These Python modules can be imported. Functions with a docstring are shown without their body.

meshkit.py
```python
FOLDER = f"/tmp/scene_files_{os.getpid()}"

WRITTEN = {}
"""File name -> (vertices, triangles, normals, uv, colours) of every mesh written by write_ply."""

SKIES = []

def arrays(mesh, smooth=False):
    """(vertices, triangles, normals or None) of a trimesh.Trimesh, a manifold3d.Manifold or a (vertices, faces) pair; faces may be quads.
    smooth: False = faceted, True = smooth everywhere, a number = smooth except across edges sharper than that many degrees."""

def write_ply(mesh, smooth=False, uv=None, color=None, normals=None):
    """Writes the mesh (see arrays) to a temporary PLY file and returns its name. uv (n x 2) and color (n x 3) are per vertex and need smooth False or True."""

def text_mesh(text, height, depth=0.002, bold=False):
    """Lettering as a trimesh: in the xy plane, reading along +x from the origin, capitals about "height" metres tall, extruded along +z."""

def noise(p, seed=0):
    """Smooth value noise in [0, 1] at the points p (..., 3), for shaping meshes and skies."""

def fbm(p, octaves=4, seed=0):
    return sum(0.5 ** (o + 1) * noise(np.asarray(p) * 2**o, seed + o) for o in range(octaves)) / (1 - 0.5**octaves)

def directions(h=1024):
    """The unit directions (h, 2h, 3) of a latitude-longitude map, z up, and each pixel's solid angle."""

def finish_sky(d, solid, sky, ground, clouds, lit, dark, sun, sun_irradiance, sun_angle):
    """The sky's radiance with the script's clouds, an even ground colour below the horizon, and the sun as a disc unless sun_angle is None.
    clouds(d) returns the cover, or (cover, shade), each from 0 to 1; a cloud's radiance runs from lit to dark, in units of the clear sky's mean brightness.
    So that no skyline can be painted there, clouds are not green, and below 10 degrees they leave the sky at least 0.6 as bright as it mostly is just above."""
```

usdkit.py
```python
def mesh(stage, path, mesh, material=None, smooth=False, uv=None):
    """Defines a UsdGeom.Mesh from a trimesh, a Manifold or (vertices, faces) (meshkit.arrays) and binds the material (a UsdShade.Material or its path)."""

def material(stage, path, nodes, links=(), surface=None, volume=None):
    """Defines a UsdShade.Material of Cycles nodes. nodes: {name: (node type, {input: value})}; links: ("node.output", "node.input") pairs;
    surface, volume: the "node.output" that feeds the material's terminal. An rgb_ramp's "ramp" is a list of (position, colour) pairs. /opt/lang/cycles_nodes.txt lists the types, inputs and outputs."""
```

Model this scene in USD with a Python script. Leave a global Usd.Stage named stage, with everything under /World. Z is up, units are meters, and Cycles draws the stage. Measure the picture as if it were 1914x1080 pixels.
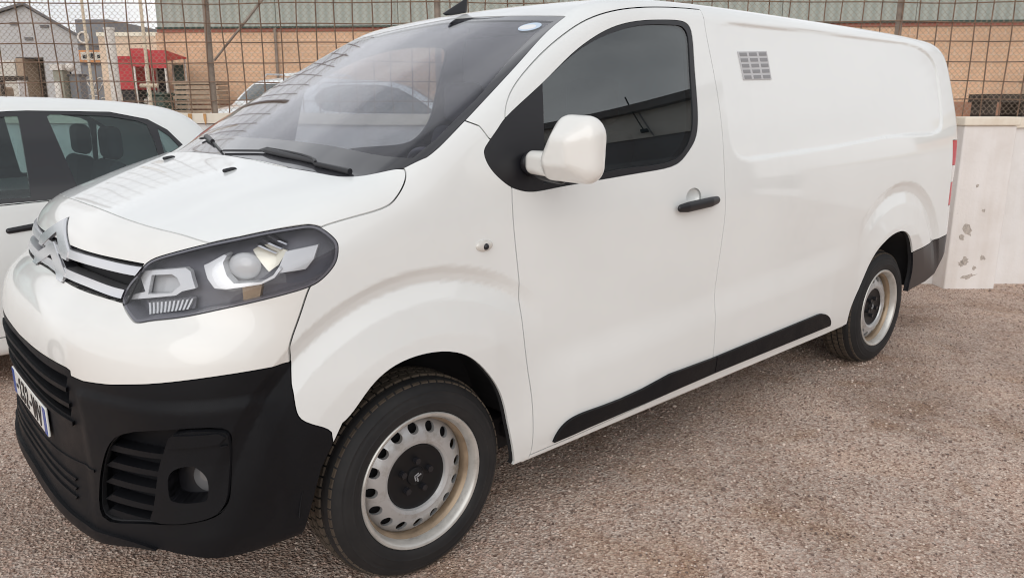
import math, random
import numpy as np
import manifold3d as m3
import shapely
import trimesh
import meshkit
import usdkit
from pxr import Usd, UsdGeom, UsdLux, UsdShade, Gf, Sdf, Vt
from scipy import ndimage
from scipy.interpolate import CubicSpline, PchipInterpolator
from scipy.spatial import cKDTree

random.seed(5)
rng = np.random.default_rng(5)
stage = Usd.Stage.CreateInMemory()
UsdGeom.SetStageUpAxis(stage, "Z")
UsdGeom.SetStageMetersPerUnit(stage, 1.0)
UsdGeom.Xform.Define(stage, "/World")
UsdGeom.Scope.Define(stage, "/World/Looks")

# ------------------------------------------------------------------ camera, sky, sun, exposure
CAM = np.array([-0.41514, -2.82380, 1.51374]); YAW, PITCH, ROLL = 0.7202, -0.2342, -0.0016
EXPOSURE = -0.07
SKY_STRENGTH = 0.122
SUN_DIR = np.array([-0.62, -0.66, 0.55])
SUN_INTENSITY, SUN_ANGLE = 0.31, 60.0
cam = UsdGeom.Camera.Define(stage, "/World/camera")
cam.CreateHorizontalApertureAttr(36.0)
cam.CreateVerticalApertureAttr(36.0 * 577 / 1024)
cam.CreateFocalLengthAttr(36.0 * 1450.7 / 1914)
cam.CreateClippingRangeAttr(Gf.Vec2f(.05, 5000))
cam.CreateExposureAttr(EXPOSURE)
_f = np.array([math.sin(YAW) * math.cos(PITCH), math.cos(YAW) * math.cos(PITCH), math.sin(PITCH)])
_r = np.array([math.cos(YAW), -math.sin(YAW), 0]); _u = np.cross(_r, _f)
_r, _u = math.cos(ROLL) * _r + math.sin(ROLL) * _u, -math.sin(ROLL) * _r + math.cos(ROLL) * _u
cam.AddTransformOp().Set(Gf.Matrix4d(*_r, 0, *_u, 0, *(-_f), 0, *CAM, 1))

SUN_DIR = SUN_DIR / np.linalg.norm(SUN_DIR)
usdkit.material(stage, "/World/Looks/overcast_sky", {
    "sky": ("sky_texture", {"sky_type": "single_scattering", "sun_disc": False, "sun_elevation": math.asin(SUN_DIR[2]), "sun_rotation": math.atan2(SUN_DIR[0], SUN_DIR[1]), "aerosol_density": 2.0}),
    "tc": ("texture_coordinate", {}),
    "map": ("mapping", {"mapping_type": "point", "scale": (1.0, 1.0, 2.6)}),
    "n": ("noise_texture", {"scale": 2.2, "detail": 6.0, "roughness": 0.55, "distortion": .4}),
    "cloud": ("rgb_ramp", {"ramp": [(0.0, (5.0, 5.0, 5.05)), (.42, (6.2, 6.2, 6.25)), (.6, (8.2, 8.15, 8.05)), (1.0, (9.2, 9.1, 8.9))]}),
    "mix": ("mix_color", {"blend_type": "mix", "fac": .93}),
    "sx": ("separate_xyz", {}),
    "hz": ("map_range", {"from_min": 0.0, "from_max": 1.0, "to_min": 0.0, "to_max": 1.0, "clamp": True}),
    "hr": ("rgb_ramp", {"ramp": [(0.0, (1.30, 1.29, 1.30)), (.25, (1.18, 1.19, 1.22)), (.6, (.93, .95, .985)), (1.0, (.80, .82, .86))]}),
    "mul": ("mix_color", {"blend_type": "multiply", "fac": 1.0}),
    "bg": ("background_shader", {"strength": SKY_STRENGTH}),
}, [("tc.generated", "map.vector"), ("map.vector", "n.vector"), ("n.fac", "cloud.fac"), ("sky.color", "mix.a"), ("cloud.color", "mix.b"), ("tc.generated", "sx.vector"), ("sx.z", "hz.value"), ("hz.result", "hr.fac"), ("mix.result", "mul.a"), ("hr.color", "mul.b"), ("mul.result", "bg.color")], surface="bg.background")
dome = UsdLux.DomeLight.Define(stage, "/World/sky")
dome.CreateIntensityAttr(1.0)
UsdShade.MaterialBindingAPI.Apply(dome.GetPrim()).Bind(UsdShade.Material.Get(stage, "/World/Looks/overcast_sky"))
sun = UsdLux.DistantLight.Define(stage, "/World/sun")
sun.CreateIntensityAttr(SUN_INTENSITY); sun.CreateAngleAttr(SUN_ANGLE); sun.CreateNormalizeAttr(True)
sun.CreateColorAttr(Gf.Vec3f(1.0, 1.0, .985))
_z = SUN_DIR; _x = np.cross([0, 0, 1.0], _z); _x /= np.linalg.norm(_x); _y = np.cross(_z, _x)
sun.AddTransformOp().Set(Gf.Matrix4d(*_x, 0, *_y, 0, *_z, 0, *(SUN_DIR * 60), 1))


# ------------------------------------------------------------------ materials
def look(name, nodes, links=(), surface="p.BSDF"):
    usdkit.material(stage, "/World/Looks/" + name, nodes, links, surface=surface)
    return "/World/Looks/" + name


def plain(name, color, rough=.5, metal=0.0, coat=0.0, vary=.0, scale=8.0, bump=0.0, bscale=200.0, spec=.5, coat_r=.04):
    """a principled material whose colour varies a little with noise, and with fine relief"""
    n = {"p": ("principled_bsdf", {"base_color": color, "roughness": rough, "metallic": metal, "coat_weight": coat, "coat_roughness": coat_r, "specular_ior_level": spec})}
    l = []
    if vary or bump:
        n["tc"] = ("texture_coordinate", {})
    if vary:
        c = np.array(color)
        n["n"] = ("noise_texture", {"scale": scale, "detail": 5.0, "roughness": .6})
        n["r"] = ("rgb_ramp", {"ramp": [(.3, tuple(np.clip(c * (1 - vary), 0, 1))), (.7, tuple(np.clip(c * (1 + vary), 0, 1)))]})
        n["m"] = ("map_range", {"value": 0.0, "from_min": .3, "from_max": .7, "to_min": max(rough - .1, .02), "to_max": min(rough + .12, 1)})
        l += [("tc.object", "n.vector"), ("n.fac", "r.fac"), ("r.color", "p.base_color"), ("n.fac", "m.value"), ("m.result", "p.roughness")]
    if bump:
        n["bn"] = ("noise_texture", {"scale": bscale, "detail": 3.0})
        n["b"] = ("bump", {"strength": bump, "distance": .002})
        l += [("tc.object", "bn.vector"), ("bn.fac", "b.height"), ("b.normal", "p.normal")]
    return look(name, n, l)


def pane(name, tint, r0=.045, rough=0.0):
    """thin glass: see-through, with a mirror share that grows towards grazing angles on either face"""
    return look(name, {"t": ("transparent_bsdf", {"color": tint}), "g": ("glossy_bsdf", {"color": (1, 1, 1), "roughness": rough}), "w": ("layer_weight", {"blend": .5}),
                       "pw": ("math", {"math_type": "power", "value2": 5.0}), "ma": ("math", {"math_type": "multiply_add", "value2": 1 - r0, "value3": r0, "use_clamp": True}), "m": ("mix_closure", {})},
                [("w.facing", "pw.value1"), ("pw.value", "ma.value1"), ("ma.value", "m.fac"), ("t.BSDF", "m.closure1"), ("g.BSDF", "m.closure2")], surface="m.closure")


M = {}
M["paint"] = plain("white_paint", (.782, .797, .785), .40, coat=1.0, coat_r=.05, vary=.022, scale=1.7)
M["paint2"] = plain("white_bumper_paint", (.785, .778, .745), .40, coat=1.0, coat_r=.05, vary=.022, scale=1.7)
M["plastic"] = plain("black_grained_plastic", (.0068, .0070, .0085), .50, vary=.12, scale=6.0, bump=.35, bscale=900.0, spec=.17)
M["satin"] = plain("satin_black_plastic", (.010, .010, .0125), .36)
M["gloss"] = plain("gloss_black", (.012, .012, .014), .10, coat=.5)
M["hub"] = plain("black_hub_plastic", (.006, .006, .007), .45, spec=.3)
M["frit"] = plain("black_glass_border", (.020, .020, .023), .08, coat=1.0)
M["dark"] = plain("dark_inside", (.012, .012, .014), .8)
M["rubber"] = look("tyre_rubber", {
    "tc": ("texture_coordinate", {}), "n": ("noise_texture", {"scale": 9.0, "detail": 6.0, "roughness": .65}),
    "r": ("rgb_ramp", {"ramp": [(.35, (.0055, .0055, .0065)), (.68, (.014, .013, .013))]}),
    "p": ("principled_bsdf", {"roughness": .72}),
    "bn": ("noise_texture", {"scale": 350.0, "detail": 2.0}), "b": ("bump", {"strength": .25, "distance": .001})},
    [("tc.object", "n.vector"), ("n.fac", "r.fac"), ("r.color", "p.base_color"), ("tc.object", "bn.vector"), ("bn.fac", "b.height"), ("b.normal", "p.normal")])
M["tread"] = plain("dusty_tread_rubber", (.072, .055, .040), .85, vary=.4, scale=25.0)
M["steel"] = look("silver_wheel_paint", {
    "tc": ("texture_coordinate", {}), "n": ("noise_texture", {"scale": 14.0, "detail": 6.0, "roughness": .7}),
    "r": ("rgb_ramp", {"ramp": [(.30, (.33, .31, .28)), (.50, (.50, .50, .50))]}),
    "p": ("principled_bsdf", {"metallic": .55, "roughness": .38})},
    [("tc.object", "n.vector"), ("n.fac", "r.fac"), ("r.color", "p.base_color")])
M["rim_dirt"] = plain("brake_dust_steel", (.30, .225, .155), .42, metal=.5, vary=.22, scale=16.0)
M["chevron"] = plain("chrome_chevron", (.82, .82, .84), .24, metal=1.0)
M["rim_lip"] = plain("silver_rim_lip", (.52, .505, .475), .36, metal=.5, vary=.12, scale=16.0)
M["chrome"] = plain("chrome", (.78, .78, .80), .10, metal=1.0)
M["satin_chrome"] = plain("satin_chrome", (.76, .76, .78), .28, metal=1.0)
M["white_reflector"] = plain("white_reflector", (.66, .67, .68), .25, metal=.45)
M["cream_reflector"] = plain("cream_reflector", (.74, .71, .60), .25, metal=.4)
M["lamp_grey"] = plain("lamp_housing_grey", (.13, .13, .15), .35)
M["lens_grey"] = plain("projector_lens_grey", (.45, .46, .47), .12, coat=1.0)
M["clear"] = pane("clear_lamp_cover", (.98, .98, .985), .025)
M["screen"] = pane("windscreen_glass", (.88, .875, .93), .045, .03)
M["tint"] = pane("side_window_glass", (.46, .53, .54), .105)
M["clear_side"] = pane("far_side_window_glass", (.66, .70, .70), .05)
M["hatch_glass"] = pane("hatchback_window_glass", (.68, .76, .76), .05)
M["far_tint"] = pane("far_window_glass", (.72, .80, .77), .045)
M["red"] = plain("red_lamp_cover", (.50, .006, .025), .30, coat=.25, spec=.3)
M["white_lamp"] = plain("white_lamp_cover", (.75, .72, .70), .12, coat=1.0)
M["fog_glass"] = plain("fog_lamp_glass", (.16, .16, .165), .08, coat=1.0)
M["amber"] = plain("clear_indicator_lens", (.62, .60, .56), .12, coat=1.0)
M["grey_trim"] = plain("grey_cabin_plastic", (.17, .17, .18), .7, vary=.1)
M["seat"] = plain("dark_seat_fabric", (.045, .045, .052), .9, vary=.2, scale=60)
M["cabin_light"] = plain("pale_cabin_lining", (.42, .41, .40), .85)
M["plate"] = plain("white_number_plate", (.78, .78, .74), .3)
M["plate_blue"] = plain("blue_plate_band", (.03, .08, .32), .3)
M["ink"] = plain("black_print", (.01, .01, .012), .4)
M["sticker"] = plain("pale_blue_sticker", (.55, .66, .78), .5)
M["sticker_white"] = plain("white_sticker", (.8, .8, .8), .5)
M["vent"] = plain("grey_vent_plastic", (.52, .52, .53), .5)
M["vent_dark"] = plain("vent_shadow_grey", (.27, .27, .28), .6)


# ------------------------------------------------------------------ helpers that put meshes on the stage
USED = {}


def numbered(parent, name):
    key = parent + "/" + name
    k = USED.get(key, 0); USED[key] = k + 1
    return key if k == 0 else f"{key}_{k:03d}"


def tag(prim, label=None, cat=None, group=None, kind=None):
    for k, v in (("label", label), ("category", cat), ("group", group), ("kind", kind)):
        if v:
            prim.SetCustomDataByKey(k, v)
    return prim


BASE = {}


def thing(name, label=None, cat=None, base=(0, 0, 0), group=None, kind=None):
    path = numbered("/World", name)
    x = UsdGeom.Xform.Define(stage, path)
    x.AddTranslateOp().Set(Gf.Vec3d(*map(float, base)))
    BASE[path] = np.array(base, float)
    tag(x.GetPrim(), label, cat, group, kind)
    return path


def sub(path, name):
    """an Xform that is a part with sub-parts"""
    p = numbered(path, name)
    UsdGeom.Xform.Define(stage, p)
    return p


def base_of(path):
    for k, v in BASE.items():
        if path == k or path.startswith(k + "/"):
            return v
    return np.zeros(3)


def put(parent, name, V, F, N=None, mat=None, label=None):
    """ONE Mesh prim; world coordinates are turned into the thing's own"""
    V = np.asarray(V, float) - base_of(parent)
    path = numbered(parent, name)
    m = UsdGeom.Mesh.Define(stage, path)
    m.CreatePointsAttr(Vt.Vec3fArray.FromNumpy(np.ascontiguousarray(V, np.float32)))
    F = np.asarray(F)
    m.CreateFaceVertexCountsAttr(Vt.IntArray.FromNumpy(np.full(len(F), F.shape[1], np.int32)))
    m.CreateFaceVertexIndicesAttr(Vt.IntArray.FromNumpy(np.ascontiguousarray(F, np.int32).ravel()))
    m.CreateSubdivisionSchemeAttr("none")
    if N is not None:
        m.CreateNormalsAttr(Vt.Vec3fArray.FromNumpy(np.ascontiguousarray(N, np.float32)))
        m.SetNormalsInterpolation("vertex")
    if mat:
        UsdShade.MaterialBindingAPI.Apply(m.GetPrim()).Bind(UsdShade.Material.Get(stage, M.get(mat, mat)))
    if label:
        tag(m.GetPrim(), label)
    return path


def add(parent, name, mesh, mat, smooth=35, label=None):
    v, f, n = meshkit.arrays(mesh, smooth)
    return put(parent, name, v, f, n, mat, label)


def join(*meshes):
    out = []
    for m in meshes:
        v, f, _ = meshkit.arrays(m)
        out.append(trimesh.Trimesh(v, f, process=False))
    return trimesh.util.concatenate(out)


def box(x0, x1, y0, y1, z0, z1, r=0.0):
    if r <= 0:
        b = trimesh.creation.box([x1 - x0, y1 - y0, z1 - z0])
        b.apply_translation([(x0 + x1) / 2, (y0 + y1) / 2, (z0 + z1) / 2])
        return b
    s = m3.Manifold.sphere(r, 12)
    return m3.Manifold.batch_hull([s.translate([x, y, z]) for x in (x0 + r, x1 - r) for y in (y0 + r, y1 - r) for z in (z0 + r, z1 - r)])


def tube(points, r, n=8, caps=True):
    P = np.asarray(points, float)
    rr = np.full(len(P), r, float) if np.ndim(r) == 0 else np.asarray(r, float)
    T = np.gradient(P, axis=0); T /= np.maximum(np.linalg.norm(T, axis=1, keepdims=True), 1e-9)
    up = np.array([0, 0, 1.0]) if abs(T[0, 2]) < .9 else np.array([1.0, 0, 0])
    V = []
    for p, t, q in zip(P, T, rr):
        a = np.cross(t, up); a /= max(np.linalg.norm(a), 1e-9); b = np.cross(t, a)
        ang = np.arange(n) / n * 2 * np.pi
        V.append(p + q * (np.cos(ang)[:, None] * a + np.sin(ang)[:, None] * b))
    V = np.vstack(V); F = []
    i = np.arange(n); j = (i + 1) % n
    for k in range(len(P) - 1):
        a, b = k * n, (k + 1) * n
        F.append(np.stack([a + i, b + i, b + j], 1)); F.append(np.stack([a + i, b + j, a + j], 1))
    if caps:
        e = (len(P) - 1) * n
        F.append(np.stack([np.zeros(n - 2, int), i[1:-1], i[2:]], 1)); F.append(np.stack([np.full(n - 2, e), e + i[2:], e + i[1:-1]], 1))
    return trimesh.Trimesh(V, np.vstack(F)[:, ::-1], process=False)


def revolve(profile, axis="y", n=96):
    """profile: (radius, along) pairs; turned about the named axis through the origin"""
    q = np.asarray(profile, float)
    a = np.arange(n) / n * 2 * np.pi
    R, A = q[:, 0], q[:, 1]
    X = R[:, None] * np.cos(a); Z = R[:, None] * np.sin(a); Y = np.repeat(A[:, None], n, 1)
    V = np.stack([X, Y, Z], -1).reshape(-1, 3)
    F = []
    i = np.arange(n); j = (i + 1) % n
    for k in range(len(q) - 1):
        F.append(np.stack([k * n + i, k * n + j, (k + 1) * n + j, (k + 1) * n + i], 1))
    F = np.vstack(F)
    return trimesh.Trimesh(V, np.vstack([F[:, [0, 1, 2]], F[:, [0, 2, 3]]]), process=False)


def spline(pts, n=6):
    P = np.asarray(pts, float)
    if len(P) < 3:
        return P
    t = np.concatenate([[0], np.cumsum(np.maximum(np.linalg.norm(np.diff(P, axis=0), axis=1), 1e-6) ** .5)])
    return CubicSpline(t, P)(np.interp(np.linspace(0, len(P) - 1, (len(P) - 1) * n + 1), np.arange(len(P)), t))


def loop(pts, n=5):
    P = np.asarray(pts, float); P = np.vstack([P, P[:1]])
    t = np.concatenate([[0], np.cumsum(np.maximum(np.linalg.norm(np.diff(P, axis=0), axis=1), 1e-6) ** .5)])
    return CubicSpline(t, P, bc_type="periodic")(np.interp(np.linspace(0, len(P) - 1, (len(P) - 1) * n + 1), np.arange(len(P)), t))[:-1]


# ------------------------------------------------------------------ smooth closed surfaces from implicit functions
PROFILE = [(0.40, .285), (.12, .285), (.02, .282), (-.034, .31), (-.036, .36), (-.024, .46), (-.022, .58), (-.026, .70), (-.030, .79), (-.020, .87), (.004, .925),
           (.042, .962), (.076, .992), (.092, 1.032), (.108, 1.085), (.132, 1.133), (.163, 1.166), (.200, 1.189), (.30, 1.227), (.44, 1.275), (.576, 1.314), (.655, 1.338), (.75, 1.383), (.88, 1.450), (1.0, 1.512), (1.2, 1.616), (1.4, 1.718),
           (1.6, 1.818), (1.735, 1.878), (1.85, 1.908), (2.05, 1.927), (2.4, 1.938), (3.0, 1.938), (3.8, 1.930), (4.4, 1.920), (4.75, 1.908), (4.95, 1.885), (5.04, 1.82), (5.085, 1.65), (5.125, 1.35),
           (5.145, 1.0), (5.15, .80), (5.16, .62), (5.13, .50), (5.05, .42), (4.7, .28), (4.2, .245), (3.2, .235), (2.0, .23), (1.2, .23), (.7, .25)]


def closed_spline(points, n):
    q = np.array(points + points[:1], float)
    t = np.concatenate([[0], np.cumsum(np.linalg.norm(np.diff(q, axis=0), axis=1) ** .5)])
    return CubicSpline(t, q, bc_type="periodic")(np.linspace(0, t[-1], n, endpoint=False))


class Body:
    GX0, GZ0, GS = -0.6, -0.3, .008

    def __init__(self):
        line = closed_spline(PROFILE, 6000)
        nx, nz = int(6.4 / self.GS), int(2.8 / self.GS)
        X, Z = np.meshgrid(self.GX0 + np.arange(nx) * self.GS, self.GZ0 + np.arange(nz) * self.GS, indexing="ij")
        q = np.stack([X.ravel(), Z.ravel()], 1)
        d = cKDTree(line).query(q)[0]
        s = np.where(shapely.contains_xy(shapely.Polygon(line), q[:, 0], q[:, 1]), -1, 1)
        self.g = ndimage.gaussian_filter((d * s).reshape(X.shape), 1.5).astype(np.float32)
        self.gc = ndimage.spline_filter(self.g, 3)
        self.w = PchipInterpolator([.1, .2, .3, .45, .6, .8, 1.0, 1.2, 1.35, 1.5, 1.7, 1.87, 2.1], [.84, .905, .940, .952, .953, .957, .957, .950, .930, .896, .847, .80, .73])
        zz = np.linspace(-.2, 2.4, 800)
        self.wt = ndimage.gaussian_filter1d(self.w(np.clip(zz, .1, 2.1)), 26)
        self.recess = None

    def prof(self, x, z, fine):
        c = [(x - self.GX0) / self.GS, (z - self.GZ0) / self.GS]
        return ndimage.map_coordinates(self.gc if fine else self.g, c, order=3 if fine else 1, prefilter=False, mode="nearest")

    def f(self, x, y, z, fine=True):
        a = np.abs(y)
        low = np.clip((z - 1.15) / .30, 0, 1); low = low * low * (3 - 2 * low)
        top = np.clip((z - 1.40) / .45, 0, 1)
        sw = 0.15 * (a / .8) ** 3.2 * (1 - low) + low * (0.085 * (a / .8) ** 2.2) * (1 - .75 * top)
        back = np.clip((x - 1.9) / 1.0, 0, 1)
        sw = sw * (1 - back) - back * .03 * (a / .9) ** 4
        crown = .022 * (a / .85) ** 2 * np.clip((z - .9) / .25, 0, 1)
        F1 = self.prof(x - sw, z + crown, fine)
        W = np.interp(z, np.linspace(-.2, 2.4, 800), self.wt)
        W = W - .04 * np.clip((1.3 - x) / 1.3, 0, 1.3) ** 2 - .022 * np.clip((x - 4.0) / 1.1, 0, 1.5) ** 2
        F2 = (a - W) * .985
        zc = .60 + .055 * (x - 1.3)
        sh = np.clip((zc + .08 - z) / .16, 0, 1)
        F2 = F2 - .013 * sh * sh * (3 - 2 * sh) * np.clip((x - 1.28) / .25, 0, 1) * np.clip((3.75 - x) / .3, 0, 1) * np.clip((z - .2) / .15, 0, 1)
        for cx, R, ww in ((.89, .695, 0), (4.20, .735, 1)):
            r = np.hypot(x - cx, z - .33)
            e = np.interp(r, [.40, .50, .60, R - .035, R - .012, R + .012], [.022, .018, .001, -.021, -.014, 0]) if not ww else np.interp(r, [.40, .50, .62, R - .05, R - .015, R + .012], [.019, .016, .001, -.018, -.012, 0])
            fade = np.clip((z - .45) / .3, 0, 1) * (np.clip((1.36 - x) / .22, 0, 1) if not ww else np.clip((x - 3.7) / .3, 0, 1))
            F2 = F2 - e * fade
        if self.recess is not None:
            F2 = F2 + .011 * ndimage.map_coordinates(self.recess, [(x - self.GX0) / self.GS, (z - self.GZ0) / self.GS], order=1, mode="nearest")
        k = np.interp(z, [.2, .4, .6, 1.0, 1.25, 1.4, 1.6, 1.75, 1.95], [.04, .08, .15, .17, .10, .075, .07, .07, .09])
        d = F1 - F2
        hh = np.clip(1 - np.abs(d) / k, 0, None)
        F = np.maximum(F1, F2) + k * hh * hh * .25
        led = np.clip((.775 - z) / .035, 0, 1) * np.clip((z - .30) / .1, 0, 1) * np.clip((a - .50) / .07, 0, 1) * np.clip((.43 - x) / .09, 0, 1)
        return F - .012 * led * led * (3 - 2 * led)

    def grad(self, P, h=.004):
        g = np.empty_like(P)
        for i in range(3):
            e = np.zeros(3); e[i] = h
            g[:, i] = (self.f(*(P + e).T) - self.f(*(P - e).T)) / (2 * h)
        return g

    def march(self, C, d, steps=200):
        """first hit of rays from C along d (n,3)"""
        d = np.atleast_2d(d); t = np.full(len(d), 1.2)
        for _ in range(steps):
            P = C + t[:, None] * d
            t = t + np.clip(self.f(*P.T), -.05, .3) * .7
        P = C + t[:, None] * d
        return P, np.abs(self.f(*P.T)) < .004


def surface_nets(F, org, s):
    S = F < 0
    nx, ny, nz = F.shape
    c = np.zeros((nx - 1, ny - 1, nz - 1), np.uint8)
    for i in (0, 1):
        for j in (0, 1):
            for k in (0, 1):
                c += S[i:nx - 1 + i, j:ny - 1 + j, k:nz - 1 + k]
    act = (c > 0) & (c < 8)
    idx = np.full(act.shape, -1, np.int64); cells = np.argwhere(act); idx[act] = np.arange(len(cells))
    acc = np.zeros((len(cells), 3)); cnt = np.zeros(len(cells))
    corners = np.array([[i, j, k] for i in (0, 1) for j in (0, 1) for k in (0, 1)])
    val = np.stack([F[tuple((cells + o).T)] for o in corners], 1)
    for a in range(8):
        for b in range(a + 1, 8):
            if np.abs(corners[a] - corners[b]).sum() != 1: continue
            m = (val[:, a] < 0) != (val[:, b] < 0)
            t = val[m, a] / (val[m, a] - val[m, b])
            acc[m] += corners[a] + t[:, None] * (corners[b] - corners[a]); cnt[m] += 1
    V = (cells + acc / cnt[:, None]) * s + org
    faces = []
    for ax in range(3):
        o1, o2 = [e for e in range(3) if e != ax]
        sl0 = [slice(1, -1)] * 3; sl1 = [slice(1, -1)] * 3
        sl0[ax] = slice(0, -1); sl1[ax] = slice(1, None)
        A, B = S[tuple(sl0)], S[tuple(sl1)]
        e = np.argwhere(A != B); ins = A[tuple(e.T)]
        base = e.copy(); base[:, o1] += 1; base[:, o2] += 1
        def cell(d1, d2):
            q = base.copy(); q[:, o1] += d1; q[:, o2] += d2
            return idx[tuple(q.T)]
        q = np.stack([cell(-1, -1), cell(0, -1), cell(0, 0), cell(-1, 0)], 1)
        flip = ins if ax != 1 else ~ins
        q = np.where(flip[:, None], q, q[:, ::-1])
        faces.append(q)
    Q = np.vstack(faces)
    return V, Q


def half_mesh(b, s=.012):
    org = np.array([-.12, -1.06, .14]); n = (np.array([5.36, 1.09, 1.88]) / s).astype(int) + 2
    k = 4; m = n // k + 2; n = m * k
    ax = [org[i] + (np.arange(m[i]) + .5) * k * s - .5 * s for i in range(3)]
    X, Y, Z = np.meshgrid(*ax, indexing="ij")
    Fc = b.f(X, Y, Z, False)
    near = ndimage.maximum_filter((np.abs(Fc) < k * s * 1.9).astype(np.uint8), 1)
    F = np.repeat(np.repeat(np.repeat(Fc, k, 0), k, 1), k, 2).astype(np.float32)
    N = np.repeat(np.repeat(np.repeat(near, k, 0), k, 1), k, 2).astype(bool)
    I = np.argwhere(N); P = org + I * s
    F[N] = b.f(*P.T, False)
    F = np.maximum(F, (Y1 := org[1] + np.arange(n[1]) * s - .04)[None, :, None].astype(np.float32))
    return surface_nets(F, org, s)


# ------------------------------------------------------------------ the yard: ground, wall, fence, street behind
WR = np.array([.75160, -.65962]); WF = np.array([.65962, .75160]); O2 = CAM[:2]      # along the wall, away from it


def G(s, d, z=0.0):
    return np.array([*(O2 + WR * s + WF * d), z])


WALL_ROT = math.degrees(math.atan2(WR[1], WR[0]))


def wbox(s0, s1, d0, d1, z0, z1, r=0.0):
    """a box lying along the wall's direction"""
    b = box(s0, s1, d0, d1, z0, z1, r)
    v, f, _ = meshkit.arrays(b)
    return trimesh.Trimesh(np.stack([O2[0] + WR[0] * v[:, 0] + WF[0] * v[:, 1], O2[1] + WR[1] * v[:, 0] + WF[1] * v[:, 1], v[:, 2]], 1), f, process=False)


def wmesh(m):
    v, f, _ = meshkit.arrays(m)
    return trimesh.Trimesh(np.stack([O2[0] + WR[0] * v[:, 0] + WF[0] * v[:, 1], O2[1] + WR[1] * v[:, 0] + WF[1] * v[:, 1], v[:, 2]], 1), f, process=False)


M["ground"] = look("brown_gravel_ground", {
    "tc": ("texture_coordinate", {}),
    "v": ("voronoi_texture", {"feature": "f1", "scale": 95.0, "randomness": 1.0}),
    "sep": ("separate_color", {"color_type": "hsv"}),
    "r": ("rgb_ramp", {"ramp": [(0.0, (.15, .098, .076)), (.25, (.29, .20, .158)), (.58, (.45, .325, .265)), (.82, (.58, .445, .37)), (1.0, (.72, .60, .515))]}),
    "big": ("noise_texture", {"scale": .9, "detail": 6.0, "roughness": .6}),
    "bigr": ("rgb_ramp", {"ramp": [(.32, (.66, .63, .60)), (.52, (1.0, 1.0, 1.0)), (.70, (1.18, 1.16, 1.14))]}),
    "mul": ("mix_color", {"blend_type": "multiply", "fac": 1.0}),
    "pt": ("noise_texture", {"scale": 2.6, "detail": 4.0, "roughness": .5, "distortion": .6}),
    "ptr": ("rgb_ramp", {"ramp": [(.36, (1.06, 1.0, .94)), (.50, (1.0, 1.0, 1.0)), (.66, (.86, .76, .66)), (.75, (.72, .56, .42))]}),
    "mul3": ("mix_color", {"blend_type": "multiply", "fac": .75}),
    "fine": ("noise_texture", {"scale": 160.0, "detail": 3.0}),
    "finer": ("rgb_ramp", {"ramp": [(.3, (.72, .72, .72)), (.7, (1.2, 1.2, 1.2))]}),
    "mul2": ("mix_color", {"blend_type": "multiply", "fac": 1.0}),
    "hgt": ("math", {"math_type": "multiply_add", "value2": .5}),
    "b": ("bump", {"strength": .9, "distance": .010}),
    "p": ("principled_bsdf", {"roughness": .92, "specular_ior_level": .25})},
    [("tc.object", "v.vector"), ("tc.object", "big.vector"), ("tc.object", "fine.vector"), ("v.color", "sep.color"), ("sep.b", "r.fac"), ("big.fac", "bigr.fac"), ("r.color", "mul.a"), ("bigr.color", "mul.b"),
     ("fine.fac", "finer.fac"), ("mul.result", "mul2.a"), ("finer.color", "mul2.b"), ("tc.object", "pt.vector"), ("pt.fac", "ptr.fac"), ("mul2.result", "mul3.a"), ("ptr.color", "mul3.b"), ("mul3.result", "p.base_color"), ("fine.fac", "hgt.value1"), ("v.distance", "hgt.value3"), ("hgt.value", "b.height"), ("b.normal", "p.normal")])
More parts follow.
